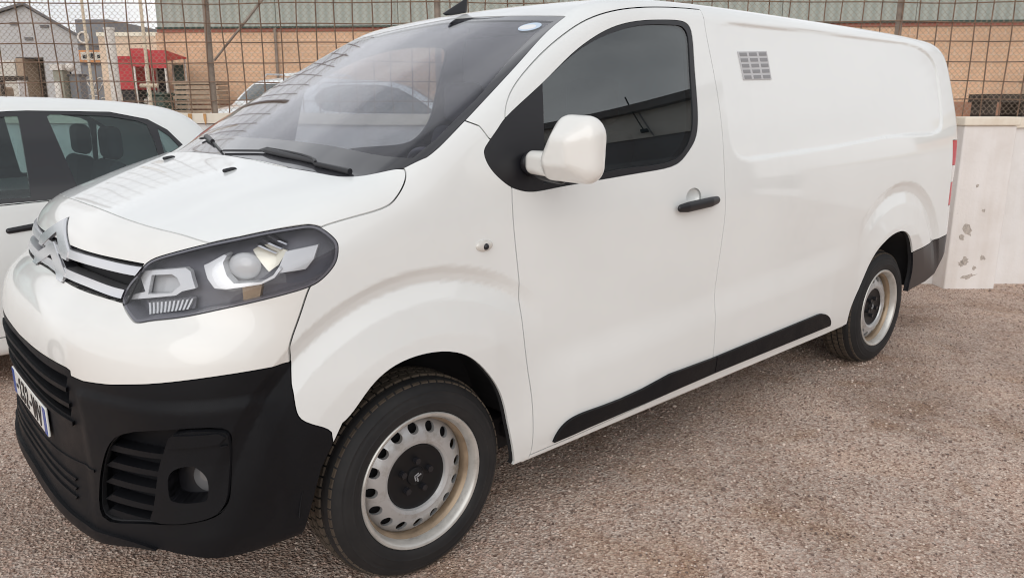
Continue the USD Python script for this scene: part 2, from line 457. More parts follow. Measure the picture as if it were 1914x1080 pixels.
a, b, c, d = G(-60, -60), G(90, -60), G(90, 6.72), G(-60, 6.72)
p = put("/World", "ground", np.array([a, b, c, d]), np.array([[0, 1, 2], [0, 2, 3]]), None, "ground")
tag(stage.GetPrimAtPath(p), "brown pinkish gravel yard that the van and the hatchback stand on", "ground", kind="structure")
M["street"] = plain("street_concrete", (.27, .24, .215), .9, vary=.2, scale=1.5)
a, b, c, d = G(-120, 6.66, .35), G(200, 6.66, .35), G(200, 260, .35), G(-120, 260, .35)
p = put("/World", "street", np.array([a, b, c, d]), np.array([[0, 1, 2], [0, 2, 3]]), None, "street")
tag(stage.GetPrimAtPath(p), "pale street behind the wall that the warehouses stand on", "street", kind="structure")

# loose stones
stone_looks = [plain(n, c, .85, vary=.25, scale=60.0) for n, c in (("pink_stone", (.50, .36, .295)), ("brown_stone", (.29, .195, .15)), ("pale_stone", (.68, .56, .475)), ("dark_stone", (.17, .12, .10)))]
gv = UsdGeom.PointInstancer.Define(stage, "/World/gravel")
tag(gv.GetPrim(), "loose pinkish brown stones scattered all over the yard", "gravel", kind="stuff")
for k, lk in enumerate(stone_looks):
    st_ = trimesh.creation.icosphere(1, 1.0); st_.vertices *= (1.0, .8, .55); st_.vertices += rng.normal(0, .10, st_.vertices.shape)
    v_, f_, n_ = meshkit.arrays(st_, True)
    m_ = UsdGeom.Mesh.Define(stage, f"/World/gravel/stone_{k:03d}" if k else "/World/gravel/stone")
    m_.CreatePointsAttr(Vt.Vec3fArray.FromNumpy(v_.astype(np.float32))); m_.CreateFaceVertexCountsAttr(Vt.IntArray.FromNumpy(np.full(len(f_), 3, np.int32))); m_.CreateFaceVertexIndicesAttr(Vt.IntArray.FromNumpy(f_.astype(np.int32).ravel()))
    m_.CreateSubdivisionSchemeAttr("none"); m_.CreateNormalsAttr(Vt.Vec3fArray.FromNumpy(n_.astype(np.float32))); m_.SetNormalsInterpolation("vertex")
    UsdShade.MaterialBindingAPI.Apply(m_.GetPrim()).Bind(UsdShade.Material.Get(stage, lk))
    gv.CreatePrototypesRel().AddTarget(m_.GetPath())
n_ = 70000
dd = 1.3 + (rng.random(n_) ** .8) * 5.2; ss = (rng.random(n_) - .5) * 2 * (.75 * dd + .6)
hgt_ = rng.random(n_)
size = .0026 + .0040 * rng.random(n_) ** 2.0 + .005 * (rng.random(n_) > .994)
pos = np.stack([O2[0] + WR[0] * ss + WF[0] * dd, O2[1] + WR[1] * ss + WF[1] * dd, size * .25], 1)
gv.CreatePositionsAttr(Vt.Vec3fArray.FromNumpy(pos.astype(np.float32)))
gv.CreateScalesAttr(Vt.Vec3fArray.FromNumpy(np.repeat(size[:, None], 3, 1).astype(np.float32)))
ang_ = rng.random(n_) * np.pi
q_ = np.stack([np.cos(ang_ / 2), 0 * ang_, 0 * ang_, np.sin(ang_ / 2)], 1)
gv.CreateOrientationsAttr(Vt.QuathArray([Gf.Quath(float(w_), 0, 0, float(z_)) for w_, z_ in zip(q_[:, 0], q_[:, 3])]))
gv.CreateProtoIndicesAttr(Vt.IntArray.FromNumpy(rng.choice(4, n_, p=[.42, .27, .18, .13]).astype(np.int32)))

# the low white wall with its coping and one pier
def wall_look(name, base, stain, spots):
    return look(name, {
        "tc": ("texture_coordinate", {}), "n": ("noise_texture", {"scale": 2.2, "detail": 7.0, "roughness": .62}),
        "r": ("rgb_ramp", {"ramp": [(.30, stain), (.52, base), (.75, tuple(min(1, x * 1.06) for x in base))]}),
        "map": ("mapping", {"mapping_type": "point", "scale": (9.0, 9.0, .8)}), "dn": ("noise_texture", {"scale": 1.0, "detail": 5.0}),
        "dr": ("rgb_ramp", {"ramp": [(.36, (.86, .82, .77)), (.58, (1.0, 1.0, 1.0))]}), "mul": ("mix_color", {"blend_type": "multiply", "fac": .35}),
        "sp": ("noise_texture", {"scale": 5.0, "detail": 3.0, "roughness": .5}), "spr": ("rgb_ramp", {"ramp": [(.74, (0.0, 0.0, 0.0)), (.775, (.8, .8, .8))]}), "spm": ("mix_color", {"blend_type": "mix", "b": spots}),
        "bn": ("noise_texture", {"scale": 45.0, "detail": 5.0}), "b": ("bump", {"strength": .35, "distance": .006}), "p": ("principled_bsdf", {"roughness": .85, "specular_ior_level": .3})},
        [("tc.object", "n.vector"), ("n.fac", "r.fac"), ("tc.object", "map.vector"), ("map.vector", "dn.vector"), ("dn.fac", "dr.fac"), ("r.color", "mul.a"), ("dr.color", "mul.b"), ("tc.object", "sp.vector"), ("sp.fac", "spr.fac"), ("spr.color", "spm.fac"), ("mul.result", "spm.a"), ("spm.result", "p.base_color"), ("tc.object", "bn.vector"), ("bn.fac", "b.height"), ("b.normal", "p.normal")])


M["wall"] = wall_look("white_rendered_wall", (.77, .75, .735), (.71, .68, .655), (.36, .31, .28))
M["pier"] = wall_look("peeling_white_pier", (.80, .765, .74), (.73, .685, .65), (.33, .29, .26))
M["coping"] = wall_look("cream_coping", (.80, .73, .62), (.68, .58, .46), (.52, .36, .22))
M["chip"] = plain("bare_mortar", (.45, .40, .355), .95, vary=.3, scale=60.0, bump=.5, bscale=90)
M["rust"] = plain("rust_brown_steel", (.185, .118, .080), .8, vary=.45, scale=30.0)
M["rust_stain"] = plain("rust_stain", (.50, .27, .11), .9, vary=.3, scale=40.0)
M["post"] = plain("weathered_steel_post", (.27, .215, .175), .7, metal=.2, vary=.3, scale=14.0)
M["wire"] = plain("dull_mesh_wire", (.33, .265, .205), .7, metal=.2, vary=.25, scale=20.0)
wz = lambda s: 1.425 - .0068 * (s - .0)
WALL = thing("boundary_wall", "low white rendered wall with cream coping and a peeling pier behind the van", "wall", G(3.8, 6.6))


def wallmesh(s0, s1, d0, d1, zlo, zhi, n=60, rough=.006, seed=1):
    """a long block with slightly uneven faces; zlo and zhi are functions of s"""
    ss_ = np.linspace(s0, s1, n); ring = []
    for s in ss_:
        ring.append([(s, d0, zlo(s)), (s, d0, zhi(s)), (s, d1, zhi(s)), (s, d1, zlo(s))])
    V = np.array(ring).reshape(-1, 3); F = []
    for k in range(n - 1):
        for j in range(4):
            a_, b_ = k * 4 + j, k * 4 + (j + 1) % 4
            F += [(a_, a_ + 4, b_ + 4), (a_, b_ + 4, b_)]
    e = (n - 1) * 4
    F += [(0, 1, 2), (0, 2, 3), (e, e + 2, e + 1), (e, e + 3, e + 2)]
    V = V + (meshkit.noise(V * (3.0, 3, 9), seed)[:, None] - .5) * np.array([0, 2 * rough, 2 * rough])
    return wmesh(trimesh.Trimesh(V, np.array(F), process=False))


add(WALL, "wall_face", wallmesh(-9, 14, 6.51, 6.70, lambda s: 0 * s - .02, lambda s: wz(s) - .085, 160, .004), "wall", 30)
add(WALL, "coping", wallmesh(-9, 14, 6.480, 6.73, lambda s: wz(s) - .085, lambda s: wz(s), 240, .007, 4), "coping", 40)
pier = box(3.615, 4.037, 6.325, 6.515, -.02, 1.335, .012)
add(WALL, "pier", wmesh(pier), "pier", 30, "square white pier with peeling paint")
add(WALL, "pier_cap", wmesh(box(3.60, 4.052, 6.305, 6.515, 1.335, 1.405, .012)), "coping", 30)
for k, (px_s, pz, w_, h_, an) in enumerate([(3.745, .50, .030, .055, .5), (3.712, .435, .018, .028, .3), (3.86, .655, .014, .014, 0), (3.765, .235, .032, .032, .2), (3.735, .21, .02, .03, .9), (3.905, .265, .020, .022, .6), (3.845, .175, .014, .018, 0), (3.80, .105, .055, .018, .25), (3.78, .86, .012, .012, 0)]):
    a_ = np.linspace(0, 2 * np.pi, 14, endpoint=False); rr_ = 1 + rng.normal(0, .22, 14)
    pl_ = np.stack([np.cos(a_) * w_ * rr_, np.sin(a_) * h_ * rr_], 1)
    pl_ = np.stack([pl_[:, 0] * math.cos(an) - pl_[:, 1] * math.sin(an), pl_[:, 0] * math.sin(an) + pl_[:, 1] * math.cos(an)], 1)
    e_ = trimesh.creation.extrude_polygon(shapely.Polygon(pl_).buffer(0).convex_hull if not shapely.Polygon(pl_).is_valid else shapely.Polygon(pl_), .004, engine="earcut")
    v_ = np.stack([px_s + e_.vertices[:, 0], 6.3275 - e_.vertices[:, 2], pz + e_.vertices[:, 1]], 1)
    add(WALL, "bare_patch", wmesh(trimesh.Trimesh(v_, e_.faces, process=False)), "chip")
for s_, w_, h_ in ((-2.62, .016, .13), (-2.78, .012, .10), (-2.50, .012, .10), (3.95, .010, .06), (4.45, .008, .05), (5.1, .009, .05)):
    pl_ = np.array([(-w_, 0), (w_, 0), (w_ * .8, -h_ * .5), (w_ * .3, -h_), (-w_ * .2, -h_ * .8), (-w_ * .9, -h_ * .4)])
    e_ = trimesh.creation.extrude_polygon(shapely.Polygon(pl_), .003, engine="earcut")
    v_ = np.stack([s_ + e_.vertices[:, 0], 6.4745 - e_.vertices[:, 2], wz(s_) - .004 + e_.vertices[:, 1]], 1)
    add(WALL, "rust_run", wmesh(trimesh.Trimesh(v_, e_.faces, process=False)), "rust_stain")

# the rusty mesh fence on the wall
FENCE = thing("mesh_fence", "rusty steel grid fence with chain link mesh standing on the white wall", "fence", G(0, 6.6, 1.4))
for k in range(66):
    s = -4.76 + .1515 * k + rng.normal(0, .006)
    zz_ = np.linspace(wz(s) - .03, 2.72, 9)
    w1, w2 = rng.normal(0, .012), rng.normal(0, .008)
    t_ = np.linspace(0, 1, 9)
    pts = np.array([G(s + w1 * math.sin(3.1 * q) + w2 * math.sin(7 * q + k), 6.575 + .004 * math.sin(5 * q + k), z) for q, z in zip(t_, zz_)])
    add(FENCE, "upright_rod", tube(pts, .0052, 6), "rust", 60)
for k in range(8):
    z = 1.535 + .1525 * k
    ss_ = np.linspace(-5.0, 6.2, 60)
    pts = np.array([G(s, 6.565 + .003 * math.sin(s * 3 + k), z - .004 * s * 0 + .006 * math.sin(s * 2.1 + k * 2) + .004 * math.sin(s * 5.3 + k)) for s in ss_])
    add(FENCE, "cross_rod", tube(pts, .0050, 6), "rust", 60)
for s in (-4.34, -2.47, -.60, 1.27, 3.14, 5.01):
    add(FENCE, "fence_post", tube([G(s, 6.62, wz(s) - .1), G(s, 6.62, 2.75)], .026, 16), "post", 60)
add(FENCE, "brace", tube([G(-2.43, 6.60, 1.86), G(-2.02, 6.59, 2.30), G(-1.70, 6.58, 2.66)], .010, 8), "post", 60)
CV, CW = [], []
pitch = .046
zs = np.arange(1.42, 2.72, pitch / 2)
allp = []
for k in range(int(22.0 / pitch)):
    s0 = -4.9 + k * pitch / 2
    ev = (np.arange(len(zs)) + k) % 2
    allp.append(np.stack([s0 + ev * pitch / 2 + rng.normal(0, .0012, len(zs)), 6.600 + .002 * (2 * ev - 1), zs + rng.normal(0, .001, len(zs))], 1))
tubes = []
for l_ in allp:
    w_ = np.stack([O2[0] + WR[0] * l_[:, 0] + WF[0] * l_[:, 1], O2[1] + WR[1] * l_[:, 0] + WF[1] * l_[:, 1], l_[:, 2]], 1)
    CV.append(w_)
cpath = numbered(FENCE, "chain_link")
bc = UsdGeom.BasisCurves.Define(stage, cpath)
bc.CreateTypeAttr("linear"); bc.CreateWrapAttr("nonperiodic")
bc.CreateCurveVertexCountsAttr(Vt.IntArray([len(c_) for c_ in CV]))
bc.CreatePointsAttr(Vt.Vec3fArray.FromNumpy((np.vstack(CV) - base_of(FENCE)).astype(np.float32)))
bc.CreateWidthsAttr(Vt.FloatArray([.0027])); bc.SetWidthsInterpolation("constant")
UsdShade.MaterialBindingAPI.Apply(bc.GetPrim()).Bind(UsdShade.Material.Get(stage, M["wire"]))
bc.GetPrim().SetCustomDataByKey("kind", "stuff")


# ------------------------------------------------------------------ the van: its skin as a smooth implicit surface, cut into panels
FEAT = {k: np.array(v) for k, v in {"win_outer": [[1.137, -0.924, 1.365], [1.15, -0.92, 1.387], [1.205, -0.91, 1.436], [1.242, -0.903, 1.468], [1.425, -0.877, 1.577], [1.587, -0.852, 1.677], [1.731, -0.834, 1.748], [1.855, -0.822, 1.791], [1.98, -0.815, 1.816], [2.108, -0.811, 1.829], [2.242, -0.809, 1.835], [2.294, -0.812, 1.826], [2.314, -0.82, 1.799], [2.3, -0.853, 1.676], [2.28, -0.893, 1.511], [2.264, -0.912, 1.43], [2.236, -0.923, 1.373], [2.172, -0.933, 1.318], [2.1, -0.939, 1.281], [1.92, -0.941, 1.263], [1.685, -0.943, 1.251], [1.473, -0.944, 1.24], [1.375, -0.945, 1.233], [1.309, -0.945, 1.233], [1.255, -0.943, 1.245], [1.221, -0.941, 1.26], [1.174, -0.936, 1.296], [1.145, -0.93, 1.333]], "win_glass": [[1.431, -0.877, 1.58], [1.377, -0.942, 1.253], [1.676, -0.94, 1.27], [1.909, -0.938, 1.283], [2.089, -0.936, 1.298], [2.161, -0.93, 1.335], [2.211, -0.92, 1.39], [2.24, -0.904, 1.463], [2.258, -0.873, 1.593], [2.283, -0.836, 1.74], [2.283, -0.822, 1.789], [2.262, -0.816, 1.811], [2.209, -0.815, 1.816], [2.039, -0.818, 1.807], [1.899, -0.824, 1.784], [1.776, -0.833, 1.75], [1.656, -0.845, 1.705], [1.538, -0.861, 1.644]], "door_front": [[1.236, -0.943, 1.244], [1.237, -0.954, 1.097], [1.254, -0.957, 0.947], [1.27, -0.957, 0.79], [1.29, -0.958, 0.647], [1.313, -0.955, 0.533], [1.327, -0.951, 0.418], [1.333, -0.937, 0.315], [1.33, -0.93, 0.287]], "door_top": [[1.243, -0.902, 1.474], [1.258, -0.892, 1.513], [1.296, -0.877, 1.559], [1.368, -0.858, 1.616], [1.472, -0.837, 1.684], [1.587, -0.82, 1.748], [1.714, -0.808, 1.805], [1.854, -0.8, 1.844], [2.006, -0.79, 1.868], [2.208, -0.782, 1.885], [2.421, -0.778, 1.892]], "door_rear": [[2.417, -0.839, 1.726], [2.428, -0.883, 1.554], [2.426, -0.921, 1.384], [2.422, -0.946, 1.215], [2.43, -0.955, 1.07], [2.422, -0.956, 0.987], [2.4, -0.957, 0.834], [2.387, -0.956, 0.714], [2.389, -0.966, 0.6], [2.394, -0.963, 0.437]], "fender_seam": [[1.09, -0.887, 1.463], [1.134, -0.905, 1.446], [1.163, -0.916, 1.409]], "bon_front": [[0.219, 0.192, 1.195], [0.215, -0.107, 1.195], [0.219, -0.319, 1.191], [0.233, -0.475, 1.184], [0.255, -0.589, 1.178], [0.281, -0.677, 1.172], [0.297, -0.729, 1.165], [0.32, -0.788, 1.157]], "bon_side": [[0.577, -0.909, 1.189], [0.592, -0.91, 1.193], [0.678, -0.921, 1.21], [0.775, -0.928, 1.231], [0.809, -0.924, 1.252], [0.837, -0.916, 1.279], [0.856, -0.906, 1.307], [0.861, -0.892, 1.328]], "bon_rear": [[0.701, 0.573, 1.329], [0.667, 0.171, 1.341], [0.655, -0.103, 1.338], [0.658, -0.362, 1.33], [0.673, -0.56, 1.32], [0.696, -0.682, 1.313], [0.716, -0.761, 1.307], [0.75, -0.815, 1.309], [0.793, -0.85, 1.318], [0.862, -0.889, 1.331]], "ws_side": [[0.863, -0.892, 1.328], [0.932, -0.902, 1.36], [0.998, -0.9, 1.401], [1.099, -0.885, 1.468], [1.245, -0.856, 1.566], [1.386, -0.822, 1.657], [1.52, -0.782, 1.741], [1.655, -0.755, 1.815]], "ws_top": [[1.657, -0.749, 1.817], [1.668, -0.508, 1.838], [1.689, -0.24, 1.857], [1.717, 0.053, 1.871]], "headlight": [[0.137, -0.591, 0.997], [0.145, -0.589, 1.016], [0.158, -0.603, 1.044], [0.173, -0.625, 1.069], [0.195, -0.647, 1.1], [0.233, -0.696, 1.125], [0.319, -0.786, 1.157], [0.381, -0.831, 1.172], [0.453, -0.863, 1.185], [0.514, -0.884, 1.192], [0.547, -0.896, 1.194], [0.57, -0.907, 1.187], [0.591, -0.922, 1.168], [0.606, -0.932, 1.146], [0.606, -0.937, 1.126], [0.595, -0.941, 1.094], [0.566, -0.942, 1.064], [0.528, -0.941, 1.042], [0.46, -0.935, 1.028], [0.37, -0.905, 1.012], [0.29, -0.857, 0.995], [0.216, -0.795, 0.976], [0.159, -0.728, 0.963], [0.137, -0.698, 0.957], [0.132, -0.664, 0.965], [0.134, -0.621, 0.979]], "grille_low": [[0.139, -0.605, 0.992], [0.105, -0.465, 0.995], [0.083, -0.281, 0.995], [0.079, -0.087, 0.998], [0.081, 0.123, 1.001], [0.091, 0.307, 1.007]], "grille_top": [[0.114, -0.21, 1.092], [0.141, -0.467, 1.095], [0.189, -0.639, 1.094]], "bar_up": [[0.122, -0.042, 1.117], [0.106, -0.145, 1.078], [0.105, -0.186, 1.07], [0.119, -0.372, 1.075], [0.141, -0.501, 1.076], [0.176, -0.627, 1.075]], "bar_low": [[0.1, -0.021, 1.061], [0.086, -0.189, 1.008], [0.088, -0.23, 1.011], [0.103, -0.406, 1.012], [0.122, -0.515, 1.008], [0.143, -0.594, 1.006]], "bump_line": [[-0.026, 0.239, 0.797], [-0.03, 0.031, 0.798], [-0.027, -0.201, 0.805], [-0.016, -0.369, 0.808], [0.001, -0.486, 0.807], [0.005, -0.506, 0.803], [0.005, -0.506, 0.788], [0.021, -0.57, 0.786], [0.046, -0.647, 0.791], [0.089, -0.743, 0.807], [0.134, -0.812, 0.818], [0.235, -0.895, 0.832], [0.356, -0.934, 0.836], [0.451, -0.921, 0.833], [0.447, -0.93, 0.772], [0.448, -0.942, 0.709], [0.462, -0.945, 0.671], [0.504, -0.951, 0.642], [0.546, -0.951, 0.611]], "fender_gap": [[0.516, -0.941, 1.039], [0.504, -0.941, 1.018], [0.48, -0.94, 0.962], [0.456, -0.94, 0.912], [0.452, -0.922, 0.839]], "fog_recess": [[0.065, -0.707, 0.665], [0.153, -0.849, 0.7], [0.255, -0.919, 0.697], [0.273, -0.926, 0.68], [0.277, -0.922, 0.651], [0.268, -0.92, 0.558], [0.254, -0.923, 0.491], [0.231, -0.917, 0.461], [0.185, -0.89, 0.443], [0.107, -0.795, 0.423], [0.06, -0.709, 0.407], [0.017, -0.6, 0.398], [0.02, -0.587, 0.472], [0.028, -0.607, 0.54], [0.041, -0.645, 0.611]], "fog_hole": [[0.141, -0.834, 0.572], [0.162, -0.854, 0.596], [0.189, -0.878, 0.6], [0.205, -0.89, 0.587], [0.217, -0.9, 0.559], [0.211, -0.901, 0.51], [0.202, -0.896, 0.503], [0.143, -0.84, 0.502], [0.137, -0.832, 0.52]], "fog_panel": [[0.14, -0.832, 0.654], [0.158, -0.853, 0.692], [0.255, -0.918, 0.693], [0.273, -0.925, 0.677], [0.268, -0.92, 0.558], [0.251, -0.922, 0.492], [0.228, -0.915, 0.465], [0.185, -0.89, 0.448], [0.099, -0.779, 0.435], [0.104, -0.783, 0.464], [0.123, -0.809, 0.584]], "rub": [[1.432, -0.94, 0.311], [1.455, -0.952, 0.359], [1.504, -0.957, 0.387], [1.602, -0.96, 0.395], [2.082, -0.962, 0.426], [2.39, -0.962, 0.428], [3.306, -0.964, 0.459], [3.395, -0.963, 0.439], [3.443, -0.96, 0.401], [3.45, -0.957, 0.37], [2.41, -0.953, 0.346]], "sill_low": [[1.26, -0.921, 0.269], [2.119, -0.94, 0.299], [3.705, -0.939, 0.327]], "arch_f": [[0.551, -0.952, 0.612], [0.581, -0.954, 0.631], [0.629, -0.96, 0.672], [0.685, -0.966, 0.73], [0.758, -0.969, 0.768], [0.852, -0.972, 0.781], [0.95, -0.974, 0.769], [1.034, -0.974, 0.731], [1.114, -0.969, 0.653], [1.175, -0.959, 0.56], [1.211, -0.95, 0.451], [1.237, -0.943, 0.361], [1.26, -0.927, 0.283]], "arch_r": [[3.698, -0.941, 0.338], [3.714, -0.951, 0.435], [3.773, -0.953, 0.516], [3.845, -0.959, 0.628], [3.925, -0.967, 0.715], [4.044, -0.973, 0.775], [4.201, -0.973, 0.795], [4.324, -0.972, 0.756], [4.421, -0.964, 0.647], [4.474, -0.954, 0.539], [4.478, -0.945, 0.437]], "rear_bump": [[4.428, -0.963, 0.643], [4.682, -0.95, 0.657], [4.93, -0.939, 0.676], [4.979, -0.937, 0.656], [5.0, -0.934, 0.594], [4.967, -0.934, 0.509], [4.895, -0.933, 0.43], [4.749, -0.937, 0.406], [4.552, -0.941, 0.396], [4.427, -0.941, 0.377]], "panel": [[2.528, -0.81, 1.833], [2.823, -0.806, 1.848], [3.289, -0.803, 1.855], [3.834, -0.805, 1.848], [4.358, -0.802, 1.846], [4.586, -0.805, 1.827], [4.754, -0.818, 1.767], [4.799, -0.843, 1.669], [4.782, -0.903, 1.421], [4.732, -0.917, 1.354], [4.188, -0.929, 1.337], [3.448, -0.935, 1.306], [2.854, -0.938, 1.285], [2.583, -0.938, 1.283]], "handle": [[2.087, -0.953, 1.112], [2.339, -0.953, 1.125]], "repeater": [[1.109, -0.954, 1.079]], "vent": [[2.632, -0.838, 1.731], [2.874, -0.835, 1.743], [2.879, -0.867, 1.619], [2.647, -0.869, 1.612]], "tail": [[4.992, -0.923, 1.265], [4.965, -0.935, 1.143], [4.987, -0.935, 1.024], [4.989, -0.936, 0.907]], "nozzle": [[0.562, -0.33, 1.304], [0.581, 0.308, 1.31]], "lip_seam": [[-0.016, -0.299, 0.497], [0.023, -0.591, 0.533]], "bump_low": [[-0.029, 0.299, 0.36], [-0.036, 0.078, 0.358], [-0.032, -0.227, 0.367], [-0.008, -0.412, 0.3], [0.106, -0.799, 0.362], [0.277, -0.909, 0.319]], "plate": [[-0.017, -0.267, 0.533], [-0.019, -0.262, 0.627], [0.011, 0.544, 0.46], [-0.009, 0.374, 0.588]], "ws_inner": [[0.783, 0.341, 1.39], [0.771, -0.127, 1.393], [0.796, -0.432, 1.39], [0.822, -0.662, 1.376], [0.861, -0.84, 1.361], [0.899, -0.884, 1.361], [0.986, -0.884, 1.413], [1.129, -0.859, 1.506], [1.305, -0.807, 1.621], [1.499, -0.74, 1.735], [1.62, -0.732, 1.8], [1.626, -0.554, 1.816], [1.662, -0.118, 1.847], [1.673, 0.063, 1.852]], "hl_bracket": [[0.187, -0.608, 1.065], [0.196, -0.62, 1.076], [0.262, -0.749, 1.095], [0.268, -0.767, 1.087], [0.268, -0.792, 1.046], [0.244, -0.759, 1.036], [0.232, -0.744, 1.024], [0.153, -0.573, 0.994], [0.159, -0.579, 1.005], [0.186, -0.643, 1.023]], "hl_bracket_hole": [[0.204, -0.652, 1.068], [0.235, -0.716, 1.076], [0.242, -0.736, 1.069], [0.244, -0.752, 1.051], [0.225, -0.728, 1.028], [0.189, -0.654, 1.018]], "hl_frame": [[0.297, -0.794, 1.105], [0.308, -0.803, 1.111], [0.344, -0.818, 1.131], [0.349, -0.825, 1.129], [0.334, -0.829, 1.112], [0.334, -0.848, 1.079], [0.346, -0.862, 1.06], [0.406, -0.894, 1.061], [0.437, -0.902, 1.076], [0.457, -0.9, 1.096], [0.46, -0.903, 1.089], [0.439, -0.904, 1.069], [0.405, -0.895, 1.055], [0.329, -0.853, 1.046], [0.305, -0.832, 1.048], [0.296, -0.814, 1.072]], "hl_fins": [[0.409, -0.839, 1.137], [0.43, -0.839, 1.146], [0.457, -0.848, 1.149], [0.49, -0.876, 1.13], [0.457, -0.886, 1.097], [0.428, -0.885, 1.081], [0.416, -0.871, 1.104]], "hl_reflector": [[0.49, -0.876, 1.13], [0.578, -0.891, 1.14], [0.555, -0.901, 1.103], [0.529, -0.904, 1.08], [0.449, -0.892, 1.077], [0.464, -0.888, 1.097]], "hl_lens": [[0.373, -0.853, 1.097], [0.337, -0.827, 1.098], [0.417, -0.875, 1.098], [0.381, -0.825, 1.135], [0.363, -0.861, 1.06]], "hl_signal": [[0.176, -0.645, 0.992], [0.257, -0.788, 1.017], [0.251, -0.79, 0.992], [0.174, -0.681, 0.968]], "hl_notch": [[0.355, -0.87, 1.05], [0.399, -0.893, 1.05], [0.389, -0.892, 1.012], [0.353, -0.874, 1.009]], "sticker": [[1.577, -0.652, 1.784]], "chev_up": [[0.128, -0.051, 1.126], [0.103, -0.173, 1.067]], "chev_low": [[0.101, -0.027, 1.063], [0.085, -0.186, 1.006]], "ws_top_mirror": [[1.63, -0.295, 1.829]], "wiper_near": [[0.674, -0.016, 1.346], [0.689, -0.147, 1.351], [0.706, -0.259, 1.355], [0.711, -0.307, 1.356], [0.71, -0.406, 1.349], [0.726, -0.602, 1.336], [0.718, -0.633, 1.328], [0.745, -0.786, 1.313]], "wiper_far": [[0.764, 0.379, 1.378], [0.726, 0.218, 1.367], [0.671, -0.001, 1.345]], "black_tri": [[1.425, -0.877, 1.577], [1.377, -0.942, 1.253]]}.items()}
SIDE = (np.array([1.0, 0, 0]), np.array([0, 0, 1.0]), np.array([0, -1.0, 0]), .25, 1.3)
DIAG = (np.array([.70711, -.70711, 0]), np.array([0, 0, 1.0]), np.array([-.70711, -.70711, 0]), -.16, 1.1)
TOP = (np.array([1.0, 0, 0]), np.array([0, .8, .6]), np.array([0, -.6, .8]), .85, 1.75)
SCREEN = (np.array([0, -1.0, 0]), np.array([.8660, 0, .5]), np.array([-.5, 0, .8660]), .35, 1.4)


def flat(P, d):
    P = np.atleast_2d(P); return np.stack([P @ d[0], P @ d[1]], 1)


def prism(poly, d, grow=0.0, lo=None, hi=None):
    cs = m3.CrossSection([np.asarray(poly, float)], m3.FillRule.NonZero if hasattr(m3.FillRule, "NonZero") else m3.FillRule.Positive)
    if cs.area() <= 0:
        cs = m3.CrossSection([np.asarray(poly, float)[::-1]])
    if grow:
        cs = cs.offset(grow, m3.JoinType.Round, 2.0, 16)
    lo = d[3] if lo is None else lo; hi = d[4] if hi is None else hi
    T = np.stack([d[0], d[1], d[2], d[2] * lo], 1)
    return cs.extrude(hi - lo).transform(T)


class Skin:
    def __init__(self, b, s):
        V, Q = half_mesh(b, s)
        cap = V[:, 1] > .04 - s * .99
        for _ in range(3):
            g = b.grad(V); st = b.f(*V.T) / np.maximum((g * g).sum(1), .2)
            V = V - np.where(cap, 0, np.clip(st, -.02, .02))[:, None] * g
        self.F = np.vstack([Q[:, [0, 1, 2]], Q[:, [0, 2, 3]]])
        g = b.grad(V); self.N = g / np.linalg.norm(g, axis=1)[:, None]
        self.N[cap] = (0, 1, 0); self.V, self.cap, self.cache = V, cap, {}

    def at(self, o):
        if o not in self.cache:
            v = self.V + o * np.where(self.cap[:, None], 0, self.N)
            self.cache[o] = m3.Manifold(m3.Mesh(np.hstack([v, self.N]).astype(np.float32), self.F.astype(np.uint32)))
        return self.cache[o]

    def shell(self, cut, out, inn):
        return (self.at(out) ^ cut) - self.at(inn)


def mesh_of(m, crossing=False):
    """(V, F, N) of a manifold cut from a skin: smooth where the skin's own normals hold, flat on the cuts"""
    if crossing:
        m = m.trim_by_plane((0, -1, 0), 0.0)
    k = m.to_mesh(); vp = np.asarray(k.vert_properties, float); F = np.asarray(k.tri_verts, int)
    V = vp[:, :3]
    N = vp[:, 3:6] if vp.shape[1] >= 6 else np.zeros_like(V)
    ln = np.linalg.norm(N, axis=1)
    fn = np.cross(V[F[:, 1]] - V[F[:, 0]], V[F[:, 2]] - V[F[:, 0]])
    a = np.linalg.norm(fn, axis=1); F = F[a > 1e-12]; fn = fn[a > 1e-12] / a[a > 1e-12][:, None]
    if crossing:
        keep = ~((V[F][:, :, 1] > -1e-6).all(1)); F, fn = F[keep], fn[keep]
    nn = N[F] / np.maximum(ln[F], 1e-9)[..., None]
    dot = (nn * fn[:, None]).sum(-1)
    smooth = (ln[F] > .5).all(1) & ((np.abs(dot) > .35).all(1)) & (np.abs(np.sign(dot).sum(1)) == 3)
    sign = np.sign(dot[:, :1])[..., None]
    nn = np.where(smooth[:, None, None], nn * sign, fn[:, None])
    # weld smooth corners again
    key = np.hstack([V[F].reshape(-1, 3), nn.reshape(-1, 3)])
    _, first, inv = np.unique(np.round(key, 5), axis=0, return_index=True, return_inverse=True)
    return key[first, :3], inv.reshape(-1, 3), key[first, 3:]


def flip(mesh):
    V, F, N = mesh
    return V * (1, -1, 1), F[:, ::-1], N * (1, -1, 1)


def both(parent, name, man, mat, crossing=False, label=None, other=None):
    """the piece of the left half and its mirror image: one mesh when it crosses the middle, else two parts"""
    a = mesh_of(man, crossing); b = flip(a)
    if crossing:
        return put(parent, name, np.vstack([a[0], b[0]]), np.vstack([a[1], b[1] + len(a[0])]), np.vstack([a[2], b[2]]), mat, label)
    p = put(parent, name, *a, mat, label)
    put(other or parent, name, *b, mat)
    return p


def mirror_mesh(m):
    v, f, _ = meshkit.arrays(m)
    return trimesh.Trimesh(v * (1, -1, 1), f[:, ::-1], process=False)


body = Body()
P = FEAT
